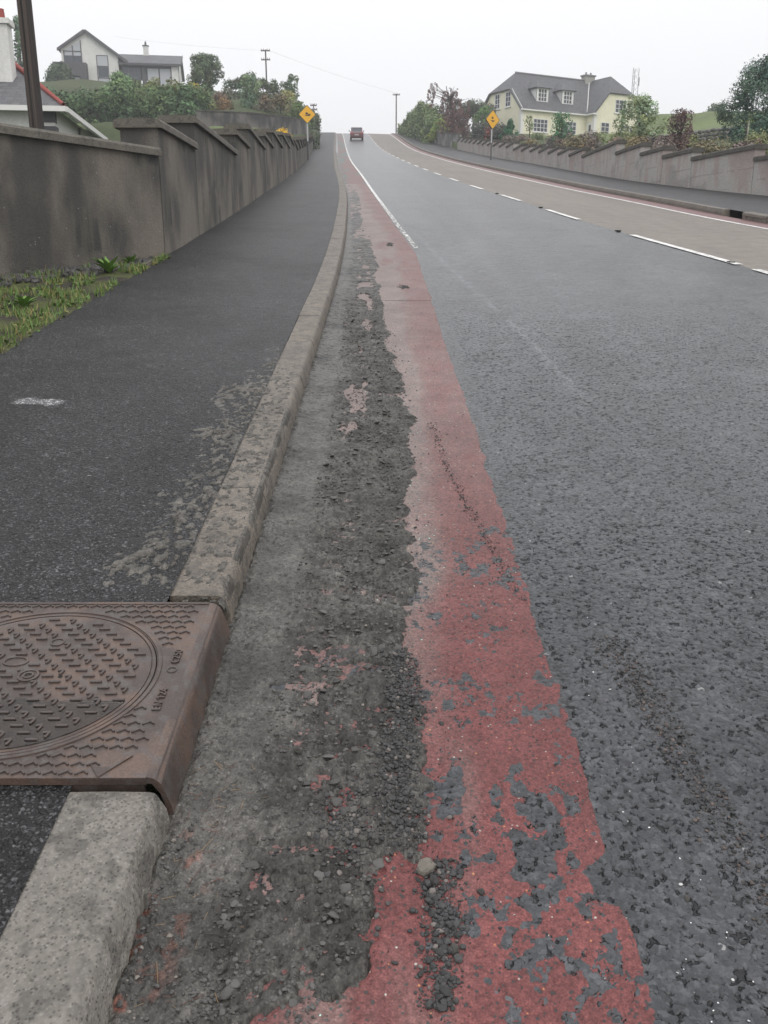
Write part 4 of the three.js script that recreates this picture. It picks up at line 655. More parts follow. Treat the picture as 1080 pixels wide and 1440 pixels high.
// left garden and hillside
hedge('hedge', 'tall dark green hedge behind the white bungalow', 'hedge', [[-27, 10, 68, 2, 2.3], [-22, 10, 68, 2.2, 2.4], [-17, 10, 68, 2.4, 2.3], [-12.6, 9.8, 67, 1.8, 2.2]].map(([x, y, d, w, h]) => [x, Tl(x, d) - .3, d, w, h + .4]), [.05, .085, .034], { dense: 15, clump: .6, leaf: .15, per: 170, seed: 4 });
hedge('shrubbery', 'olive green shrub mass below the modern house', 'shrub', [[-18.5, 11, 73, 2, 1.7], [-16, 11, 73, 2.5, 2.5], [-13.5, 11, 73, 2, 1.6]].map(([x, y, d, w, h]) => [x, Tl(x, d) - .2, d, w, h]), [.088, .105, .034], { dense: 16, clump: .5, leaf: .15, per: 190, seed: 14 });
plant('bush', 'pale green round bush in front of the modern house', 'bush', -20.7, 76, 2.5, 2.6, [.10, .16, .065], { n: 34, clump: .34, leaf: .13, shape: 'mound', trunk: .02, y: T(-20.7, 76) });
plant('bush', 'dark clipped bush beside the stone porch of the modern house', 'bush', -38.6, 116, 3.4, 2.6, [.035, .055, .025], { shape: 'mound', n: 24, leaf: .18, clump: .4, per: 160 });
plant('conifer', 'dark pointed conifer left of the modern house', 'tree', -34.2, 92, 1.9, 6.2, [.05, .085, .04], { shape: 'cone', n: 30, leaf: .16, clump: .36, per: 240, trunk: .04 });
plant('broadleaf_tree', 'round spreading tree on the skyline beside the modern house', 'tree', -16.2, 88, 3.3, 3.4, [.05, .072, .032], { n: 44, clump: .3, leaf: .13, trunk: .18, per: 330 });
for (const [x, d, w, h, c, l] of [[-17.6, 80, 1.8, 1.0, [.17, .15, .03], 'yellow flowering bush near the small grey shed'], [-15.4, 78, 1.6, .9, [.20, .18, .03], 'yellow bush at the top of the rockery'], [-14.2, 76, 1.5, .9, [.10, .075, .05], 'rust coloured heather at the rockery end'], [-12.7, 75, 1.6, 1.0, [.11, .08, .06], 'pinkish brown heather in the rockery'], [-12, 72.5, 1.5, .9, [.12, .082, .04], 'orange heather in the rockery'], [-8.7, 71, 1.3, 1.0, [.095, .075, .05], 'brown heather beside the blue green tree'], [-7.7, 72, 1.6, 1.3, [.09, .08, .045], 'olive brown bush above the grey wall'], [-13.2, 82, 2, 1.2, [.07, .075, .04], 'dull green bush behind the rockery']]) plant('rockery_bush', l, 'bush', x, d, w, h, c, { shape: 'mound', n: 14, clump: .42, leaf: .1, trunk: .02, group: 'rockery bushes' });
hedge('hedge', 'dark lumpy hedge clump between two trees on the skyline', 'hedge', [[-14.6, 0, 92, 1.4, 1.9], [-13.4, 0, 92, 1.4, 2.3], [-12.2, 0, 91, 1.2, 3.0]].map(([x, y, d, w, h]) => [x, Tl(x, d), d, w, h]), [.045, .062, .03], { dense: 14, clump: .45, leaf: .14, seed: 24 });
hedge('hedge', 'square cut hedge under the slim utility pole', 'hedge', [[-12.2, 0, 93, 1.2, 1.7], [-10.4, 0, 93, 1.2, 1.8], [-8.8, 0, 93, 1.2, 1.8]].map(([x, y, d, w, h]) => [x, Tl(x, d) - .1, d, w, h + .5]), [.052, .075, .03], { dense: 20, clump: .35, leaf: .13, seed: 34 });
plant('young_tree', 'pale blue green bushy tree above the grey garden wall', 'tree', -9.9, 72, 1.75, 2.5, [.10, .145, .085], { n: 34, leaf: .1, clump: .34, trunk: .05, shape: 'column' });
plant('columnar_tree', 'narrow upright dark tree at the end of the hedge', 'tree', -8.25, 87, 1.25, 3.0, [.05, .08, .032], { n: 34, leaf: .11, clump: .36, trunk: .02, shape: 'column' });
plant('bush', 'straw coloured bush in front of the narrow upright tree', 'bush', -7.9, 80, 1.3, 1.6, [.19, .19, .075], { shape: 'column', n: 18, leaf: .1, clump: .42, trunk: .02 });
plant('bush', 'mid green bush at the end of the rockery', 'bush', -6.8, 76, 2.3, 1.8, [.06, .09, .03], { shape: 'mound', n: 24, leaf: .12, clump: .36, trunk: .02 });
hedge('hedge', 'dark overgrown hedge bank beside the top of the footpath', 'hedge', [[-6.4, 0, 80, 1.0, 1.6], [-6.9, 0, 88, 1.3, 2.6], [-7.6, 0, 96, 1.6, 3.0], [-8.6, 0, 106, 1.8, 2.9], [-9.4, 0, 116, 1.6, 2.0], [-9.9, 0, 124, 1.2, 1.0]].map(([x, y, d, w, h]) => [x, G(d) + .1, d, w, h]), [.045, .058, .03], { dense: 10, clump: .5, leaf: .14, per: 190, seed: 44 });
for (let i = 0; i < 9; i++) { const x = -4.55 - .11 * i + .1 * (i % 2), d = 42.5 + i * .95; plant('flower_clump', 'clump of yellow flowers along the back of the stepped wall', 'flowers', x, d, .8, .62, [.42, .27, .02], { shape: 'mound', n: 9, clump: .45, leaf: .05, trunk: .02, per: 500, y: wallTopL(d) - .2, group: 'yellow flowers behind the wall' }); }
{ // grey garden wall on the left slope
  const g = thing('garden_wall', 'grey rendered garden wall on the slope behind the lawn', 'wall'), st = [[-11.6, 9.85, 59.7], [-11, 9.9, 60], [-8.4, 10.05, 62], [-6.2, 10.25, 65.5], [-5.6, 10.6, 70]], m = tile(wallTex, [12, 2], .006, { roughness: .9, color: lin(.95, 1.0, 1.1) });
  part(g, 'wall_panel', loft(ccw([[0, -3], [0, 0], [-.3, 0], [-.3, -3]]), st, { vUp: true, v0: 0 }), m); part(g, 'coping', loft(ccw([[.04, .001], [.04, .08], [-.34, .08], [-.34, .001]]), st), M.darkCoping);
}
// right side
hedge('hedge_bank', 'tall green hedge bank at the top of the hill', 'hedge', [[5.2, 0, 99, 2.0, 2.2], [5.2, 0, 104, 3.4, 3.3], [4.6, 0, 110, 4, 3.7], [3.9, 0, 116, 3.4, 2.6], [2.6, 0, 122, 2, 1.0]].map(([x, y, d, w, h]) => [x, G(d) + .05, d, w, h]), [.07, .098, .035], { dense: 14, clump: .55, leaf: .15, per: 190, seed: 54, taper: 1 });
hedge('hedge', 'flat topped dull hedge behind the copper tree', 'hedge', [[6.2, 0, 104, 1.5, 3.3], [9, 0, 104, 1.5, 3.3], [11.8, 0, 107, 1.5, 3.2]].map(([x, y, d, w, h]) => [x, Tl(x, d), d, w, h]), [.055, .062, .035], { dense: 12, clump: .45, leaf: .14, seed: 64 });
plant('bush', 'bright yellow green bush beside the driveway', 'bush', 5.9, 97, 2.6, 1.9, [.13, .18, .04], { shape: 'mound', n: 24, clump: .36, leaf: .12, trunk: .02 });
plant('bush', 'green bush behind the right road sign', 'bush', 9.2, 88, 1.6, 3.1, [.08, .14, .045], { shape: 'column', n: 22, clump: .4, leaf: .12, trunk: .05 });
hedge('hedge', 'dark grey green hedge below the yellow house', 'hedge', [[8.1, 0, 84, 1, 1.4], [8.6, 0, 78, 1, 1.5], [9.0, 0, 73, 1, 1.3]].map(([x, y, d, w, h]) => [x, G(d) + .7, d, w, h]), [.05, .055, .045], { dense: 10, clump: .4, leaf: .12, seed: 74 });
{ // weeping copper tree
  const x = 6.9, d = 92, y = G(d) + .3, g = thing('weeping_tree', 'weeping copper leaved tree beside the driveway', 'tree', x, y, d), r = rng(8), cl = [], lb = [limb(new THREE.Vector3(0, -.2, 0), new THREE.Vector3(-.3, 3.2, 0), .16, .09, .2), limb(new THREE.Vector3(-.3, 3.1, 0), new THREE.Vector3(-1.0, 5.0, 0), .09, .03, .3)];
  const tips = []; for (let i = 0; i < 80; i++) { const a = r() * 6.3, hgt = 2.3 + 2.9 * Math.pow(r(), 1.4), lean = hgt > 4 ? -1 : -.3, rx = lean + Math.cos(a) * (.35 + 1.25 * r()), rz = Math.sin(a) * (.3 + 1.1 * r()); tips.push([rx, hgt, rz]); lb.push(limb(new THREE.Vector3(-.3 - .15 * Math.max(0, hgt - 3), Math.min(hgt, 4.6) * .85, 0), new THREE.Vector3(rx, hgt, rz), .03, .012, .3, 4)); const len = hgt - .4 - r() * (hgt > 4 ? 1.6 : 1); if (hgt > 3.4 && r() < .5) continue; for (let k = 0; k < 9; k++) { const t = k / 8, yy = hgt - t * Math.min(len, hgt > 3.4 ? 1.0 : 2.6); cl.push([rx + (rx + .3) * .12 * t + (r() - .5) * .34, yy + (r() - .5) * .2, rz * (1 + .1 * t) + (r() - .5) * .3, .07 + .09 * r()]); } }
  for (let i = 0; i < 90; i++) { const a = r() * 6.3; cl.push([.1 + Math.cos(a) * 1.05 * Math.sqrt(r()), .4 + 2.4 * Math.pow(r(), 1.4), Math.sin(a) * 1.1 * Math.sqrt(r()), .24]); }
  part(g, 'crown', leafMass(cl, 800, .075, [.10, .056, .052], 15, { droop: .8 }), foliage); part(g, 'trunk', mergeGeometries(lb), M.bark);
}
plant('conifer', 'small cone shaped dark conifer by the yellow house', 'tree', 9.5, 72, 1.75, 1.75, [.02, .075, .034], { shape: 'cone', n: 60, clump: .2, leaf: .08, trunk: .03, y: G(72) + .75 });
plant('bush', 'dark red bush left of the small cone conifer', 'bush', 8.2, 75, .9, 1.1, [.11, .04, .035], { shape: 'mound', n: 12, clump: .42, leaf: .09, trunk: .04, y: G(75) + .8 });
plant('young_tree', 'spindly young tree before the yellow house', 'tree', 10, 66, 1.0, 1.9, [.075, .11, .04], { n: 10, clump: .34, leaf: .08, trunk: .4, y: G(66) + .8 });
plant('columnar_tree', 'upright green conifer in front of the ground floor windows', 'tree', 9.6, 52, 1.05, 1.95, [.04, .105, .045], { shape: 'column', n: 36, clump: .42, leaf: .075, trunk: .02, y: G(52) + .72 });
{
  const cs = [[.105, .085, .07], [.12, .085, .075], [.075, .095, .04], [.115, .095, .05], [.095, .075, .075], [.10, .115, .05]], nm = ['mauve brown', 'pinkish brown', 'olive', 'russet', 'purplish', 'straw green'], near = [[65, 'below the spindly young tree'], [58, 'before the recessed front'], [52, 'beside the upright conifer'], [47, 'before the front door'], [42, 'below the projecting wing'], [37.5, 'beside the white leaved shrub'], [33.5, 'before the dark red shrub'], [30.5, 'beyond the dark red shrub'], [27.5, 'near the staked sapling'], [25, 'below the big grey green tree']];
  let k = 0; for (const [d, where] of near) for (let i = 0; i < 3; i++) { const j = k % 6, dd = d + (h2(k, 1, 9) - .5) * 4, x = xRW(dd) + 1.05 + i * .95 + .4 * h2(k, 2, 9), w = 1.1 + .5 * h2(k, 3, 9), h = (d < 40 ? .42 : .62) + .4 * h2(k, 4, 9); plant('heather_bush', nm[j] + ' heather bush ' + where + (i === 1 ? ', second from the wall' : i === 2 ? ', back row' : ', close to the coping'), 'bush', x, dd, w, h, cs[j], { shape: 'mound', n: 16, clump: .4, leaf: dd < 40 ? .055 : .075, per: dd < 40 ? 700 : 420, trunk: .02, y: G(dd) + .55 + .06 * i, group: 'heather bushes behind the right wall' }); k++; }
}
plant('shrub', 'loose shrub with pale variegated leaves above the right wall', 'shrub', 10.15, 38, 2.1, 2.25, [.135, .17, .09], { n: 46, clump: .24, leaf: .062, trunk: .05, per: 950, y: T(10.15, 38) - .2, mass: { vary: .7 } });
plant('shrub', 'dark red upright shrub against the green field', 'shrub', 10.5, 34, .78, 1.5, [.075, .045, .042], { n: 34, clump: .5, leaf: .06, trunk: .05, per: 650, shape: 'column', y: T(10.5, 34) - .1 });
plant('broadleaf_tree', 'big grey green tree with upswept branches beside the field', 'tree', 14.5, 36, 3.4, 3.6, [.036, .066, .046], { n: 120, clump: .24, leaf: .075, per: 700, trunk: .04, y: T(14.3, 36) - .1, shape: 'open', mass: { narrow: .35 } });
hedge('shrubbery', 'dark blue green undergrowth at the foot of the big tree', 'shrub', [[12.4, 0, 33, 1.2, .9], [14, 0, 33, 1.5, 1.3], [16.5, 0, 33.5, 1.6, 1.4]].map(([x, y, d, w, h]) => [x, T(x, d) - .2, d, w, h]), [.03, .062, .04], { dense: 16, clump: .32, leaf: .08, per: 520, seed: 84 });
{ const x = 11.7, d = 31, g = plant('sapling', 'staked sapling with sparse leaves beside the dark undergrowth', 'tree', x, d, .7, 1.1, [.10, .14, .04], { n: 7, clump: .26, leaf: .05, trunk: .45 }); part(g, 'stake', new THREE.CylinderGeometry(.025, .025, 1.1, 8).translate(.06, .4, .05), std({ color: lin(.4, .38, .33) })); }
plant('bush', 'lone round bush on the field skyline', 'bush', 43, 125, 3.4, 1.4, [.06, .085, .045], { shape: 'mound', n: 22, clump: .3, leaf: .16, per: 160, trunk: .02 });
{ const g = thing('field_wall', 'low dry stone wall at the lower edge of the green field', 'wall'), r = rng(33), gs = [pebbleGeo(20, 1, .8), pebbleGeo(21, 1, .7), pebbleGeo(22, 1, .8)], ms = [.09, .13, .17].map((k) => std({ color: lin(k, k * .98, k * .94), roughness: .9 })); for (let row = 0; row < 3; row++) for (let i = 0; i < 44; i++) { const t = (i + .5 * (row % 2)) / 44, x = mix(15.5, 25, t), d = mix(54, 52, t), m = part(g, 'stone', gs[(i + row) % 3], ms[(i * 7 + row) % 3]); m.position.set(x, T(x, d) + .05 + row * .2, -d + .1 * (r() - .5)); m.scale.set(.15 + .03 * r(), .14, .16); m.rotation.y = r() * 6; } }
// ---------------------------------------------------------------- buildings
const yellowTex = texPair(256, 256, (i, j, o) => { const n = fbm(i / 5, j / 5, 3, 600, 0), m = fbm(i / 60, j / 60, 4, 602, 0), k = .82 + .2 * n + .16 * m; o[0] = .76 * k; o[1] = .73 * k; o[2] = .57 * k; o[3] = n; });
const whiteTex = texPair(256, 256, (i, j, o) => { const n = fbm(i / 5, j / 5, 3, 610, 0), m = fbm(i / 50, j / 60, 4, 612, 0), k = .8 + .2 * n + .18 * m; o[0] = .66 * k; o[1] = .66 * k; o[2] = .64 * k; o[3] = n; });
const B = {
  yellow: tile(yellowTex, 2.5, .006, { roughness: .9 }), white: tile(whiteTex, 2.5, .006, { roughness: .9 }), trim: std({ color: lin(.72, .72, .71), roughness: .5 }), glass: std({ color: lin(.05, .06, .075), roughness: .08, metalness: .1 }), blind: std({ color: lin(.42, .44, .47), roughness: .25 }),
  stone: tile(concTex, .9, .02, { color: lin(.13, .135, .16), roughness: .9 }), grey: std({ color: lin(.06, .06, .065), roughness: .6 }), red: std({ color: lin(.28, .06, .05), roughness: .8 }), lead: std({ color: lin(.2, .2, .21), roughness: .6 }), render: tile(whiteTex, 2.5, .006, { roughness: .9, color: lin(.5, .49, .46) }),
};
const V3 = (a) => new THREE.Vector3(...a);
// polygon given by 3D corners, with thickness t against its normal
function slab(pts, t) {
  const p = pts.map(V3), n = new THREE.Vector3(); for (let i = 0; i < p.length; i++) { const a = p[i], b = p[(i + 1) % p.length]; n.x += (a.y - b.y) * (a.z + b.z); n.y += (a.z - b.z) * (a.x + b.x); n.z += (a.x - b.x) * (a.y + b.y); } n.normalize();
  const u = new THREE.Vector3().subVectors(p[1], p[0]).normalize(); if (Math.abs(n.y) < .95) u.set(0, 1, 0).cross(n).normalize(); const v = new THREE.Vector3().crossVectors(n, u), flat = p.map((q) => new THREE.Vector2(q.dot(u), q.dot(v))), tri = THREE.ShapeUtils.triangulateShape(flat, []);
  const pos = [], uv = [], idx = []; const put = (q, f) => { pos.push(q.x, q.y, q.z); uv.push(f.x, f.y); };
  p.forEach((q, i) => put(q, flat[i])); tri.forEach((k) => idx.push(...k)); const m = p.length, back = p.map((q) => q.clone().addScaledVector(n, -t)); back.forEach((q, i) => put(q, flat[i])); tri.forEach((k) => idx.push(k[0] + m, k[2] + m, k[1] + m));
  for (let i = 0; i < m; i++) { const j = (i + 1) % m, k = pos.length / 3, L = p[i].distanceTo(p[j]); put(p[i], new THREE.Vector2(0, 0)); put(p[j], new THREE.Vector2(L, 0)); put(back[j], new THREE.Vector2(L, t)); put(back[i], new THREE.Vector2(0, t)); idx.push(k, k + 2, k + 1, k, k + 3, k + 2); }
  const g = new THREE.BufferGeometry(); g.setAttribute('position', new THREE.Float32BufferAttribute(pos, 3)); g.setAttribute('uv', new THREE.Float32BufferAttribute(uv, 2)); g.setIndex(idx); g.computeVertexNormals(); return g;
}
const bx = (x0, x1, y0, y1, z0, z1) => { const g = new THREE.BoxGeometry(x1 - x0, y1 - y0, z1 - z0).translate((x0 + x1) / 2, (y0 + y1) / 2, (z0 + z1) / 2); return bumpUV(g); };
// window in the plane z = 0 of its own group: cols x rows of panes
function windowUnit(parent, x, y, z, w, h, cols, rows, { turn = 0, frame = B.trim, glass = B.glass, bar = .05, sill = true, rowsAt } = {}) {
  const g = sub(parent, 'window', x, y, z); g.rotation.y = turn; const f = [bx(-.01, .07, 0, h, -.06, .05), bx(w - .07, w + .01, 0, h, -.06, .05), bx(.07, w - .07, 0, .07, -.06, .05), bx(.07, w - .07, h - .07, h, -.06, .05)];
  for (let i = 1; i < cols; i++) f.push(bx(w * i / cols - bar / 2, w * i / cols + bar / 2, .07, h - .07, -.05, .042)); (rowsAt ?? Array.from({ length: rows - 1 }, (_, i) => (i + 1) / rows)).forEach((q) => f.push(bx(.07, w - .07, h * q - bar / 2, h * q + bar / 2, -.05, .036)));
  part(g, 'frame', mergeGeometries(f), frame); part(g, 'pane', bx(.03, w - .03, .03, h - .03, -.03, .0), glass); if (sill) part(g, 'sill', bx(-.1, w + .1, -.09, -.005, -.05, .12), frame); return g;
}
{ // yellow dormer house
  const h = thing('yellow_house', 'cream yellow house with slate half hipped roof and two dormers', 'house', 14.95, 13.55, 105); h.rotation.y = 29 * Math.PI / 180;
  const D = 7.7, W = 9.2, L = 16.5, F = 1.4, ye = 3.0, yh = 5.2, yr = 7.3, cx = 12.85;
  part(h, 'wall', mergeGeometries([bx(.005, W, -1.5, 3.05, -.3, 0), bx(W, W + .3, -1.5, 3.05, -.3, F - .01), bx(L - .3, L, -1.5, 3.05, -D, F - .01), bx(.3, L - .3, -1.5, 3.05, -D, -D + .3)]), B.yellow);
  part(h, 'wall', slab([[0, -1.5, -D], [0, -1.5, 0], [0, 3.05, 0], [0, yh, -1.9], [0, yh, -5.8], [0, 3.05, -D]], .3), B.yellow);
  part(h, 'wall', slab([[W, -1.5, F], [L, -1.5, F], [L, 3.05, F], [cx + 1.85, yh, F], [cx - 1.85, yh, F], [W, 3.05, F]], .3), B.yellow);
  const o = .28, rf = part(h, 'roof', slab([[-o, ye - .05, o], [W + 1, ye - .05, o], [cx, yr, -3.85], [1.9, yr, -3.85], [-o, yh, -1.855]], .14), M.slate);
  part(h, 'roof', slab([[-o, yh, -5.845], [-o, yh, -1.855], [1.9, yr, -3.85]], .14), M.slate); part(h, 'roof', slab([[L, ye - .05, -D - o], [-o, ye - .05, -D - o], [-o, yh, -5.845], [1.9, yr, -3.85], [cx, yr, -3.85]], .14), M.slate);
  part(h, 'roof', slab([[W - o, ye - .06, -3], [W - o, ye - .06, F + o], [cx - 1.88, yh, F + o], [cx, yr + .01, -.4], [cx, yr + .01, -3.85]], .14), M.slate);
  part(h, 'roof', slab([[L + o, ye - .06, F + o], [L + o, ye - .06, -D - o], [cx, yr + .01, -5.4], [cx, yr + .01, -.4], [cx + 1.88, yh, F + o]], .14), M.slate);
  part(h, 'roof', slab([[cx - 1.88, yh, F + o], [cx + 1.88, yh, F + o], [cx, yr + .01, -.4]], .14), M.slate);
  part(rf, 'ridge', new THREE.CylinderGeometry(.1, .1, cx - 1.9, 8).rotateZ(Math.PI / 2).translate((cx + 1.9) / 2, yr + .02, -3.85), B.lead);
  part(rf, 'valley', limb(new THREE.Vector3(W - .1, ye + .05, .25), new THREE.Vector3(cx - .2, yr + .06, -3.8), .06, .06, 0), B.trim);
  part(h, 'gutter', mergeGeometries([bx(-o, W - o, ye - .2, ye - .06, o, o + .12), bx(W - o - .12, W - o, ye - .2, ye - .06, .3, F + o), bx(W - o, W + .3, ye - .21, ye - .05, F + .02, F + .3), bx(L - .4, L + o, ye - .21, ye - .05, F + .02, F + .3)]), B.trim);
  for (const [x, z] of [[0, 0], [W, F], [L, F]]) part(h, 'quoin', bx(x === 0 ? -.025 : x - .3 * (x === L) - .025 * (x === W), x === 0 ? .32 : x + (x === W ? .32 : .025), -1.5, 2.85, z - .3, z + .025), B.trim);
  part(h, 'bargeboard', mergeGeometries([slab([[-.03, 2.9, .2], [-.03, 3.1, .2], [-.03, yh + .05, -1.8], [-.03, yh - .15, -1.8]], .05), slab([[W - .2, 2.85, F + .04], [W - .05, 2.85, F + .04], [cx - 1.75, yh - .08, F + .04], [cx - 1.9, yh - .08, F + .04]], .05), slab([[L + .05, 2.85, F + .04], [L + .2, 2.85, F + .04], [cx + 1.9, yh - .08, F + .04], [cx + 1.75, yh - .08, F + .04]], .05)]), B.trim);
  windowUnit(h, 1.7, .75, .02, 2.0, 1.35, 4, 3); windowUnit(h, 5.7, .75, .02, 2.1, 1.35, 4, 3); windowUnit(h, W + 1.0, .65, F + .02, 1.25, 1.45, 2, 3); windowUnit(h, W + 3.9, .6, F + .02, 2.2, 1.4, 3, 2); windowUnit(h, W + 2.95, 3.2, F + .02, 1.7, 1.4, 3, 3);
  windowUnit(h, -.02, 3.45, -4.9, .95, 1.55, 2, 3, { turn: -Math.PI / 2 }); windowUnit(h, -.02, 3.45, -2.9, .95, 1.55, 2, 3, { turn: -Math.PI / 2 });
  { const g = sub(h, 'door', W - .02, 0, .3); g.rotation.y = -Math.PI / 2; part(g, 'leaf', bx(0, .95, 0, 2.1, -.05, .03), B.trim); part(g, 'pane', bx(.3, .65, 1.1, 1.8, .031, .04), B.glass); part(g, 'handle', bx(.82, .87, .95, 1.1, .03, .07), B.grey); }
  for (const x of [2.6, 6.2]) { // dormers
    const g = sub(h, 'dormer', x, 0, 0); part(g, 'cheek', mergeGeometries([slab([[0, 4.0, -.75], [0, 5.35, -.75], [0, 5.35, -2.0], [0, 4.0, -.75]].slice(0, 3), .12), slab([[1.6, 4.0, -.75], [1.6, 5.35, -2.0], [1.6, 5.35, -.75]], .12)]), B.trim);
    part(g, 'front', mergeGeometries([bx(0, 1.6, 3.75, 4.02, -.9, -.72), bx(0, .18, 4.02, 5.35, -.9, -.72), bx(1.42, 1.6, 4.02, 5.35, -.9, -.72), bx(0, 1.6, 5.3, 5.42, -.9, -.7)]), B.trim);
    part(g, 'roof', mergeGeometries([slab([[-.3, 5.4, -.45], [1.9, 5.4, -.45], [.8, 6.35, -1.6]], .1), slab([[-.3, 5.4, -2.2], [-.3, 5.4, -.45], [.8, 6.35, -1.6], [.8, 6.35, -3.0]], .1), slab([[1.9, 5.4, -.45], [1.9, 5.4, -2.2], [.8, 6.35, -3.0], [.8, 6.35, -1.6]], .1)]), M.slate);
    const w = bx(.2, 1.4, 4.03, 5.3, -.85, -.82); part(g, 'pane', w, B.glass); part(g, 'frame', mergeGeometries([bx(.18, .25, 4.02, 5.32, -.81, -.7), bx(1.35, 1.42, 4.02, 5.32, -.81, -.7), ...[.6, .98].map((q) => bx(q, q + .06, 4.02, 5.32, -.81, -.71)), ...[4.02, 4.42, 4.85, 5.25].map((q) => bx(.25, 1.35, q, q + .06, -.81, -.72))]), B.trim);
  }
  { const c = sub(h, 'chimney', 12.5, 6.6, -3.85); part(c, 'stack', bx(-.7, .7, 0, 1.15, -.4, .4), B.render); part(c, 'cap', bx(-.8, .8, 1.155, 1.3, -.5, .5), B.lead); for (const x of [-.35, .35]) part(c, 'pot', new THREE.CylinderGeometry(.1, .13, .3, 10).translate(x, 1.45, 0), B.lead); }
}
{ // modern white house on the hill
  const h = thing('modern_house', 'white gabled modern house with big dark windows on the hilltop', 'house', -41.2, 21.9, 125); h.rotation.y = 9 * Math.PI / 180;
  const x1 = 7.0, px = 3.15, yp = 6.55, el = 4.45, er = 3.75;
  part(h, 'wall', slab([[0, -2, 0], [x1, -2, 0], [x1, er, 0], [px, yp - .1, 0], [0, el, 0]], .3), B.white); part(h, 'wall', mergeGeometries([bx(0, .3, -2, 4.3, -9, -.31), bx(x1 - .3, x1, -2, 3.6, -9, -.31)]), B.white);
  part(h, 'roof', slab([[-.35, el - .12, .45], [px, yp + .08, .45], [px, yp + .08, -9.3], [-.35, el - .12, -9.3]].reverse(), .18), M.slate); part(h, 'roof', slab([[px, yp + .08, .45], [x1 + 1.1, 3.15, .45], [x1 + 1.1, 3.15, -9.3], [px, yp + .08, -9.3]].reverse(), .18), M.slate);
  part(h, 'fascia', mergeGeometries([slab([[-.4, el - .3, .47], [-.4, el - .08, .47], [px, yp + .1, .47], [px, yp - .14, .47]].reverse(), .06), slab([[px, yp - .14, .47], [px, yp + .1, .47], [x1 + 1.1, 3.2, .47], [x1 + 1.1, 2.95, .47]].reverse(), .06)]), B.grey);
  // long wing
  const a = x1 + .9, b = 14.6, zr = -3.4, yr = 4.75, ye = 3.1;
  part(h, 'roof', slab([[a - .8, ye, .3], [b + .35, ye, .3], [b + .35, yr, zr], [a - 3, yr, zr]], .16), M.slate); part(h, 'roof', slab([[b + .35, ye - .6, -8], [a - 3, ye - .6, -8], [a - 3, yr, zr], [b + .35, yr, zr]], .16), M.slate);
  part(h, 'fascia', bx(a - .8, b + .35, ye - .28, ye - .02, .31, .4), B.grey); part(h, 'wall', slab([[b, -2, -7.5], [b, -2, -.3], [b, ye - .1, -.3], [b, yr - .2, zr], [b, ye - .7, -7.5]].reverse(), .3), B.white); part(h, 'bargeboard', slab([[b + .4, ye - .15, .35], [b + .4, ye + .1, .35], [b + .4, yr + .1, zr], [b + .4, yr - .15, zr]], .05), B.grey);
  part(h, 'wall', mergeGeometries([bx(a - .6, b - .01, -2, .35, -.6, -.3), bx(b - 1.1, b - .01, .35, ye - .2, -.6, -.3), bx(a - .6, b - 1.1, 2.7, ye - .2, -.6, -.3)]), B.stone); part(h, 'pier', bx(a + 1.95, a + 2.5, .35, 2.7, -.6, -.32), B.grey); part(h, 'pier', bx(b - .95, b - .1, .4, ye - .25, -.29, -.1), B.white);
  windowUnit(h, a + 2.6, .36, -.35, 3.1, 2.3, 2, 1, { frame: B.grey, glass: B.blind, sill: false, bar: .16 }); windowUnit(h, a - .5, .36, -.35, 2.3, 2.3, 3, 2, { frame: B.grey, glass: B.glass, sill: false, bar: .1, rowsAt: [.72] });
  // gable glazing and tall window
  { const g = sub(h, 'window', .35, 2.75, .02); part(g, 'pane', slab([[0, 0, 0], [2.15, 0, 0], [2.15, 2.75, 0], [0, 1.55, 0]], .03), B.blind); part(g, 'lower_pane', bx(.08, 2.1, .1, 1.0, .0, .02), B.glass); part(g, 'frame', mergeGeometries([bx(-.06, .06, 0, 1.6, -.02, .08), bx(2.1, 2.2, 0, 2.8, -.02, .08), bx(1.04, 1.16, 0, 2.15, -.02, .08), bx(.06, 2.1, -.06, .06, -.02, .08), bx(.06, 2.1, 1.45, 1.55, -.02, .07)]), B.grey); }
  windowUnit(h, 4.3, -.2, .02, 1.45, 4.1, 1, 3, { frame: B.grey, glass: B.blind, sill: false, bar: .12, rowsAt: [.35, .68] }); part(h, 'panel', bx(4.42, 5.65, 1.35, 2.5, .03, .05), B.glass);
  part(h, 'stone_porch', mergeGeometries([bx(-.9, 3.2, 1.15, 2.7, .35, 1.6), bx(-.9, .15, -2, 1.145, .35, 1.6), bx(2.35, 3.2, -2, 1.145, .35, 1.6)]), B.stone); windowUnit(h, .2, -.6, 1.2, 2.1, 1.7, 2, 1, { frame: B.grey, glass: B.blind, sill: false, bar: .14 });
  { const c = sub(h, 'chimney', 10.3, 4.5, zr); part(c, 'stack', bx(-.32, .32, -.2, 1.25, -.3, .3), B.white); part(c, 'cap', bx(-.4, .4, 1.255, 1.36, -.38, .38), B.grey); part(c, 'pot', new THREE.CylinderGeometry(.09, .16, .5, 10).translate(0, 1.6, 0), B.grey); }
}
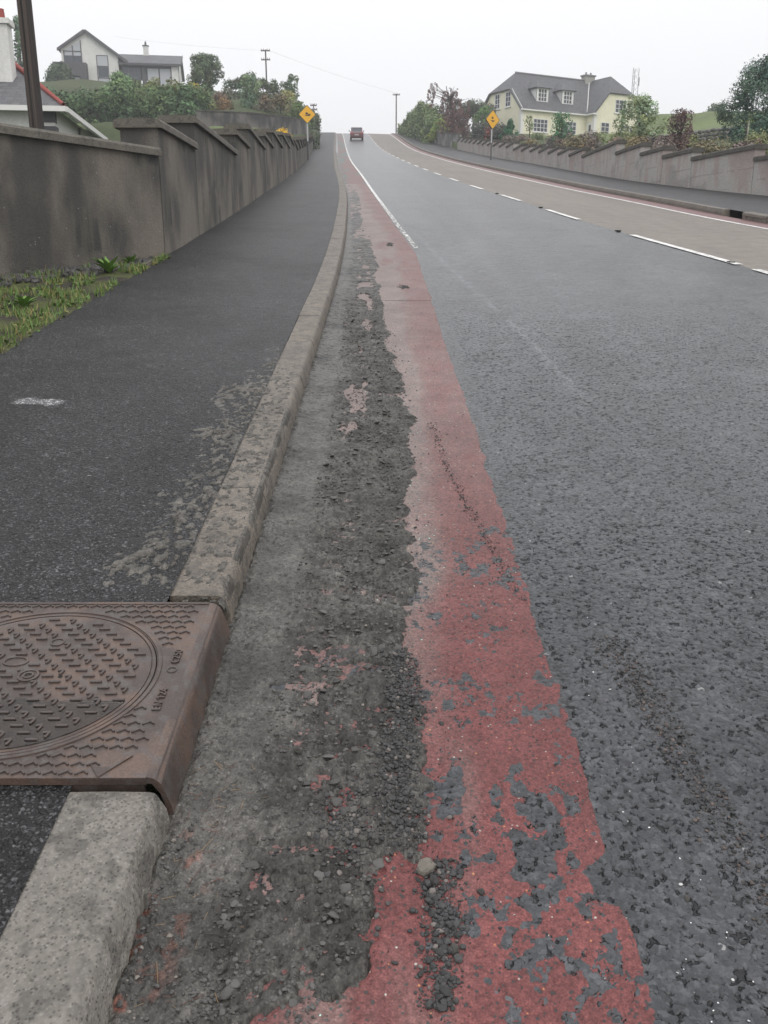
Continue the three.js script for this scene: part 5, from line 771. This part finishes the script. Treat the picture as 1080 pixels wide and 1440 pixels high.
{ // white bungalow
  const h = thing('bungalow', 'white bungalow with slate hip roof, red ridge tiles and dark quoins', 'house', -9.6, 2.9, 28); h.rotation.y = 8 * Math.PI / 180;
  const e = 2.62; part(h, 'wall', mergeGeometries([bx(-6, 0, -.5, e, -.3, 0), bx(-.3, 0, -.5, e, -9.5, -.3)]), B.white);
  part(h, 'roof', slab([[-6, e - .02, .35], [.35, e - .02, .35], [-1.75, 4.3, -3.3], [-6, 4.3, -3.3]], .12), M.slate); part(h, 'roof', slab([[.35, e - .02, .35], [.35, e - .02, -10], [-1.75, 4.3, -5.4], [-1.75, 4.3, -3.3]], .12), M.slate);
  part(h, 'hip_tiles', limb(new THREE.Vector3(.36, e + .02, .36), new THREE.Vector3(-1.75, 4.35, -3.3), .06, .085, 0), B.red);
  part(h, 'gutter', mergeGeometries([bx(-6, .42, e - .17, e - .03, .352, .46), bx(.352, .46, e - .17, e - .03, -10, .352)]), B.trim);
  for (let k = 0; k < 6; k++) part(h, 'quoin', bx(k % 2 ? -.32 : -.5, .02, 2.2 - k * .4, 2.5 - k * .4, k % 2 ? -.4 : -.25, .03), B.grey);
  windowUnit(h, -4.05, .95, .02, 1.2, 1.15, 3, 2); { const g = sub(h, 'window', .02, 1.1, -2.6); g.rotation.y = Math.PI / 2; part(g, 'frame', bx(0, .5, 0, .9, -.05, .03), B.grey); part(g, 'pane', bx(.06, .44, .06, .84, .031, .04), B.glass); }
  part(h, 'downpipe', new THREE.CylinderGeometry(.04, .04, 2.6, 8).translate(.07, 1.2, -3.6), B.grey);
  // taller block behind
  part(h, 'wall', slab([[-1.9, -.5, -2.4], [-1.9, 4.1, -2.4], [-3.1, 5.25, -2.4], [-7, 5.25, -2.4], [-7, -.5, -2.4]].reverse(), .3), B.white); part(h, 'roof', slab([[-1.6, 3.9, -2.1], [-1.6, 3.9, -9], [-3.5, 5.65, -9], [-3.5, 5.65, -2.1]], .14), M.slate); part(h, 'ridge_tiles', bx(-3.6, -3.4, 5.63, 5.75, -9, -2.1), B.red);
  part(h, 'bargeboard', slab([[-1.55, 3.75, -2.05], [-1.55, 3.95, -2.05], [-3.5, 5.71, -2.05], [-3.5, 5.49, -2.05]], .05), B.trim);
  const c = sub(h, 'chimney', -1.62, 1.65, -1.9); part(c, 'stack', bx(-.2, .2, 0, 3.45, -.28, .28), B.white); part(c, 'cap', bx(-.28, .28, 3.455, 3.6, -.36, .36), B.white); part(c, 'pot', new THREE.CylinderGeometry(.1, .12, .3, 12).translate(0, 3.75, 0), B.red);
}
{ const x = -16.9, d = 84, g = thing('shed', 'small grey roofed shed under the round skyline tree', 'shed', x, T(x, d), d); part(g, 'wall', bx(-.8, .8, -.3, .8, -.8, 0), B.render); part(g, 'roof', slab([[-.95, .75, .15], [.95, .75, .15], [.95, 1.25, -.9], [-.95, 1.25, -.9]], .08), B.lead); }

// ---------------------------------------------------------------- signs
function hillSign(label, x, d, y, turn, post, up, S) {
  const g = thing('road_sign', label, 'road sign', x, y, d); g.rotation.y = turn;
  part(g, 'post', new THREE.CylinderGeometry(.042, .042, post, 16).translate(0, post / 2, 0), std({ color: lin(.45, .46, .47), roughness: .45, metalness: .5 })); part(g, 'post_base', new THREE.CylinderGeometry(.046, .046, post * .45, 16).translate(0, post * .225 - .1, 0), std({ color: lin(.09, .09, .09), roughness: .7 }));
  const dia = (s, t) => { const a = new THREE.Shape(), r = s * .09, k = s / Math.SQRT2 * 1; a.moveTo(-s / 2 + r, -s / 2); a.lineTo(s / 2 - r, -s / 2); a.quadraticCurveTo(s / 2, -s / 2, s / 2, -s / 2 + r); a.lineTo(s / 2, s / 2 - r); a.quadraticCurveTo(s / 2, s / 2, s / 2 - r, s / 2); a.lineTo(-s / 2 + r, s / 2); a.quadraticCurveTo(-s / 2, s / 2, -s / 2, s / 2 - r); a.lineTo(-s / 2, -s / 2 + r); a.quadraticCurveTo(-s / 2, -s / 2, -s / 2 + r, -s / 2); return new THREE.ExtrudeGeometry(a, { depth: t, bevelEnabled: false }).rotateZ(Math.PI / 4); };
  const y0 = post - .05 + .0; const pl = part(g, 'plate', dia(S, up ? .02 : .07).translate(0, y0, up ? .045 : -.005), std({ color: lin(.03, .03, .03), roughness: .4 })); part(pl, 'face', dia(S * .92, .004).translate(0, y0, .066), std({ color: lin(.80, .42, .015), roughness: .35 }));
  const w = new THREE.Shape(); if (up) { w.moveTo(-.17, -.06); w.lineTo(.17, -.06); w.lineTo(.17, .06); } else { w.moveTo(-.17, -.02); w.lineTo(.17, -.02); w.lineTo(.02, -.13); }
  part(pl, 'hill_symbol', new THREE.ExtrudeGeometry(w, { depth: .004, bevelEnabled: false }).translate(0, y0 - .02, .071), std({ color: lin(.02, .02, .02), roughness: .4 }));
  const c = new THREE.Shape(); c.moveTo(-.08, 0); c.lineTo(.08, 0); c.lineTo(.08, .05); c.lineTo(.04, .06); c.lineTo(.02, .11); c.lineTo(-.05, .11); c.lineTo(-.08, .06); const cg = new THREE.ExtrudeGeometry(c, { depth: .004, bevelEnabled: false }); if (up) cg.rotateZ(.34); part(pl, 'vehicle_symbol', cg.translate(up ? .0 : -.02, y0 + (up ? .0 : .05), .071), std({ color: lin(.02, .02, .02), roughness: .4 }));
  return g;
}
hillSign('yellow diamond steep hill sign at the end of the dark stepped wall', -4.27, 53.5, G(53.5) + .12, .08, 2.42, true, .7);
hillSign('yellow diamond steep hill sign in front of the yellow house wall', 6.52, 58, G(58) + .03, .6, 2.3, false, .8);

// ---------------------------------------------------------------- poles, wires, mast
function woodPole(label, x, d, y, h, r, arms) { const g = thing('utility_pole', label, 'pole', x, y, d); part(g, 'shaft', new THREE.CylinderGeometry(r * .82, r, h + 1, 14, 1).translate(0, h / 2 - .5, 0), M.pole); for (const [yy, L] of arms) { const a = part(g, 'crossarm', bx(-L / 2, L / 2, h - yy - .06, h - yy + .06, r, r + .11), M.bark); for (const q of [-.45, -.2, .2, .45]) part(a, 'insulator', new THREE.CylinderGeometry(.04, .05, .16, 8).translate(q * L, h - yy + .14, r + .05), std({ color: lin(.18, .12, .1), roughness: .3 })); } return g; }
woodPole('brown creosoted pole of the twin pair behind the dark wall', -5.335, 14.85, 2.2, 6, .078, []); woodPole('darker pole of the twin pair, half hidden by its neighbour', -5.49, 15.05, 2.2, 6.1, .075, []);
woodPole('slim utility pole with two crossarms above the square hedge', -14.5, 120, 19.5, 5.8, .1, [[.15, 1.1], [1.15, 1.1]]); woodPole('distant utility pole beyond the crest of the road', 1.9, 150, 15, 10.1, .11, [[.2, 1.1]]);
woodPole('short distant pole beside the narrow upright tree', -8.9, 122, 16, 3.5, .08, [[.2, .8], [.7, .9]]);
const cable = (label, a, b, sag, r) => { const m = a.clone().lerp(b, .5); m.y -= sag; const c = new THREE.QuadraticBezierCurve3(a, m, b); top('overhead_cable', new THREE.TubeGeometry(c, 24, r, 5), std({ color: lin(.16, .16, .17), roughness: .6 }), label, 'cable'); };
cable('thin overhead cable between the hilltop house and the slim pole', P(-34, 27.6, 124), P(-14.9, 25.2, 119.9), .4, .006); cable('thin overhead cable crossing the sky above the road', P(-14.1, 25.2, 119.9), P(2.4, 25.05, 149.9), .5, .008);
{ const g = thing('lattice_mast', 'pale lattice radio mast behind the yellow house', 'mast', 38.8, 14, 150), m = std({ color: lin(.32, .33, .35), roughness: .6 }), H = 14.6; const legs = [[-.45, 0], [.45, 0], [0, -.7]]; for (const [x, z] of legs) part(g, 'leg', new THREE.CylinderGeometry(.045, .06, H, 6).translate(x, H / 2, z), m); const br = []; for (let y = 4; y < H - .3; y += .9) for (let k = 0; k < 3; k++) { const a = legs[k], b = legs[(k + 1) % 3]; br.push(limb(new THREE.Vector3(a[0], y, a[1]), new THREE.Vector3(b[0], y + .9, b[1]), .022, .022, 0, 1)); } part(g, 'bracing', mergeGeometries(br), m); part(g, 'antenna', bx(.5, .62, 12.2, 13.4, -.06, .06), m); }

// ---------------------------------------------------------------- car
{
  const d = 106.5, x = -3.05, slope = Math.atan((G(d + 2) - G(d - 2)) / 4), g = thing('car', 'dark red hatchback driving uphill away near the crest', 'car', x, G(d) + .005, d); g.rotation.order = 'YXZ'; g.rotation.y = .045; g.rotation.x = slope; g.scale.setScalar(.86);
  const paint = new THREE.MeshPhysicalMaterial({ color: lin(.095, .01, .012), roughness: .35, clearcoat: 1, clearcoatRoughness: .08 }), dark = std({ color: lin(.02, .02, .022), roughness: .4 });
  const s = new THREE.Shape(); s.moveTo(-2, .35); s.lineTo(2, .35); s.lineTo(2.02, .62); s.quadraticCurveTo(2.02, .95, 1.86, .98); s.lineTo(-.9, 1.0); s.lineTo(-1.9, .86); s.quadraticCurveTo(-2.08, .7, -2, .35);
  const body = part(g, 'body', new THREE.ExtrudeGeometry(s, { depth: 1.56, bevelEnabled: true, bevelSize: .06, bevelThickness: .07, bevelSegments: 4 }).translate(0, 0, -.78).rotateY(-Math.PI / 2), paint);
  const c = new THREE.Shape(); c.moveTo(-.95, .96); c.lineTo(-.35, 1.42); c.quadraticCurveTo(.3, 1.5, 1.1, 1.42); c.lineTo(1.72, .96); part(g, 'cabin', new THREE.ExtrudeGeometry(c, { depth: 1.22, bevelEnabled: true, bevelSize: .03, bevelThickness: .1, bevelSegments: 3 }).translate(0, 0, -.61).rotateY(-Math.PI / 2), dark);
  part(g, 'roof', new RoundedBoxGeometry(1.3, .06, 1.5, 2, .025).translate(0, 1.47, .35), paint);
  part(g, 'rear_window', slab([[-.58, 1.02, 1.79], [.58, 1.02, 1.79], [.5, 1.38, 1.3], [-.5, 1.38, 1.3]], .02), B.glass);
  for (const q of [-1, 1]) { part(g, 'pillar', slab(q > 0 ? [[.6, .98, 1.83], [.72, .98, 1.8], [.62, 1.44, 1.2], [.52, 1.44, 1.24]] : [[-.72, .98, 1.8], [-.6, .98, 1.83], [-.52, 1.44, 1.24], [-.62, 1.44, 1.2]], .03), paint); part(g, 'tail_light', new RoundedBoxGeometry(.3, .2, .06, 2, .02).translate(q * .62, .82, 2.03), std({ color: lin(.45, .02, .02), roughness: .2 })); for (const z of [-1.25, 1.28]) { const w = sub(g, 'wheel', q * .74, .3, z); part(w, 'tyre', new THREE.CylinderGeometry(.3, .3, .19, 24).rotateZ(Math.PI / 2), std({ color: lin(.018, .018, .018), roughness: .9 })); part(w, 'rim', new THREE.CylinderGeometry(.18, .18, .2, 16).rotateZ(Math.PI / 2), std({ color: lin(.4, .4, .42), roughness: .4, metalness: .6 })); } part(g, 'mirror', new RoundedBoxGeometry(.16, .12, .08, 2, .03).translate(q * .93, 1.02, -.62), paint); }
  part(g, 'bumper', new RoundedBoxGeometry(1.64, .24, .16, 3, .05).translate(0, .47, 2.03), paint); part(g, 'number_plate', bx(-.26, .26, .62, .73, 2.06, 2.09), std({ color: lin(.6, .6, .58) })); part(g, 'valance', bx(-.7, .7, .26, .35, 1.85, 2.08), dark);
}
renderer.render(scene, camera);
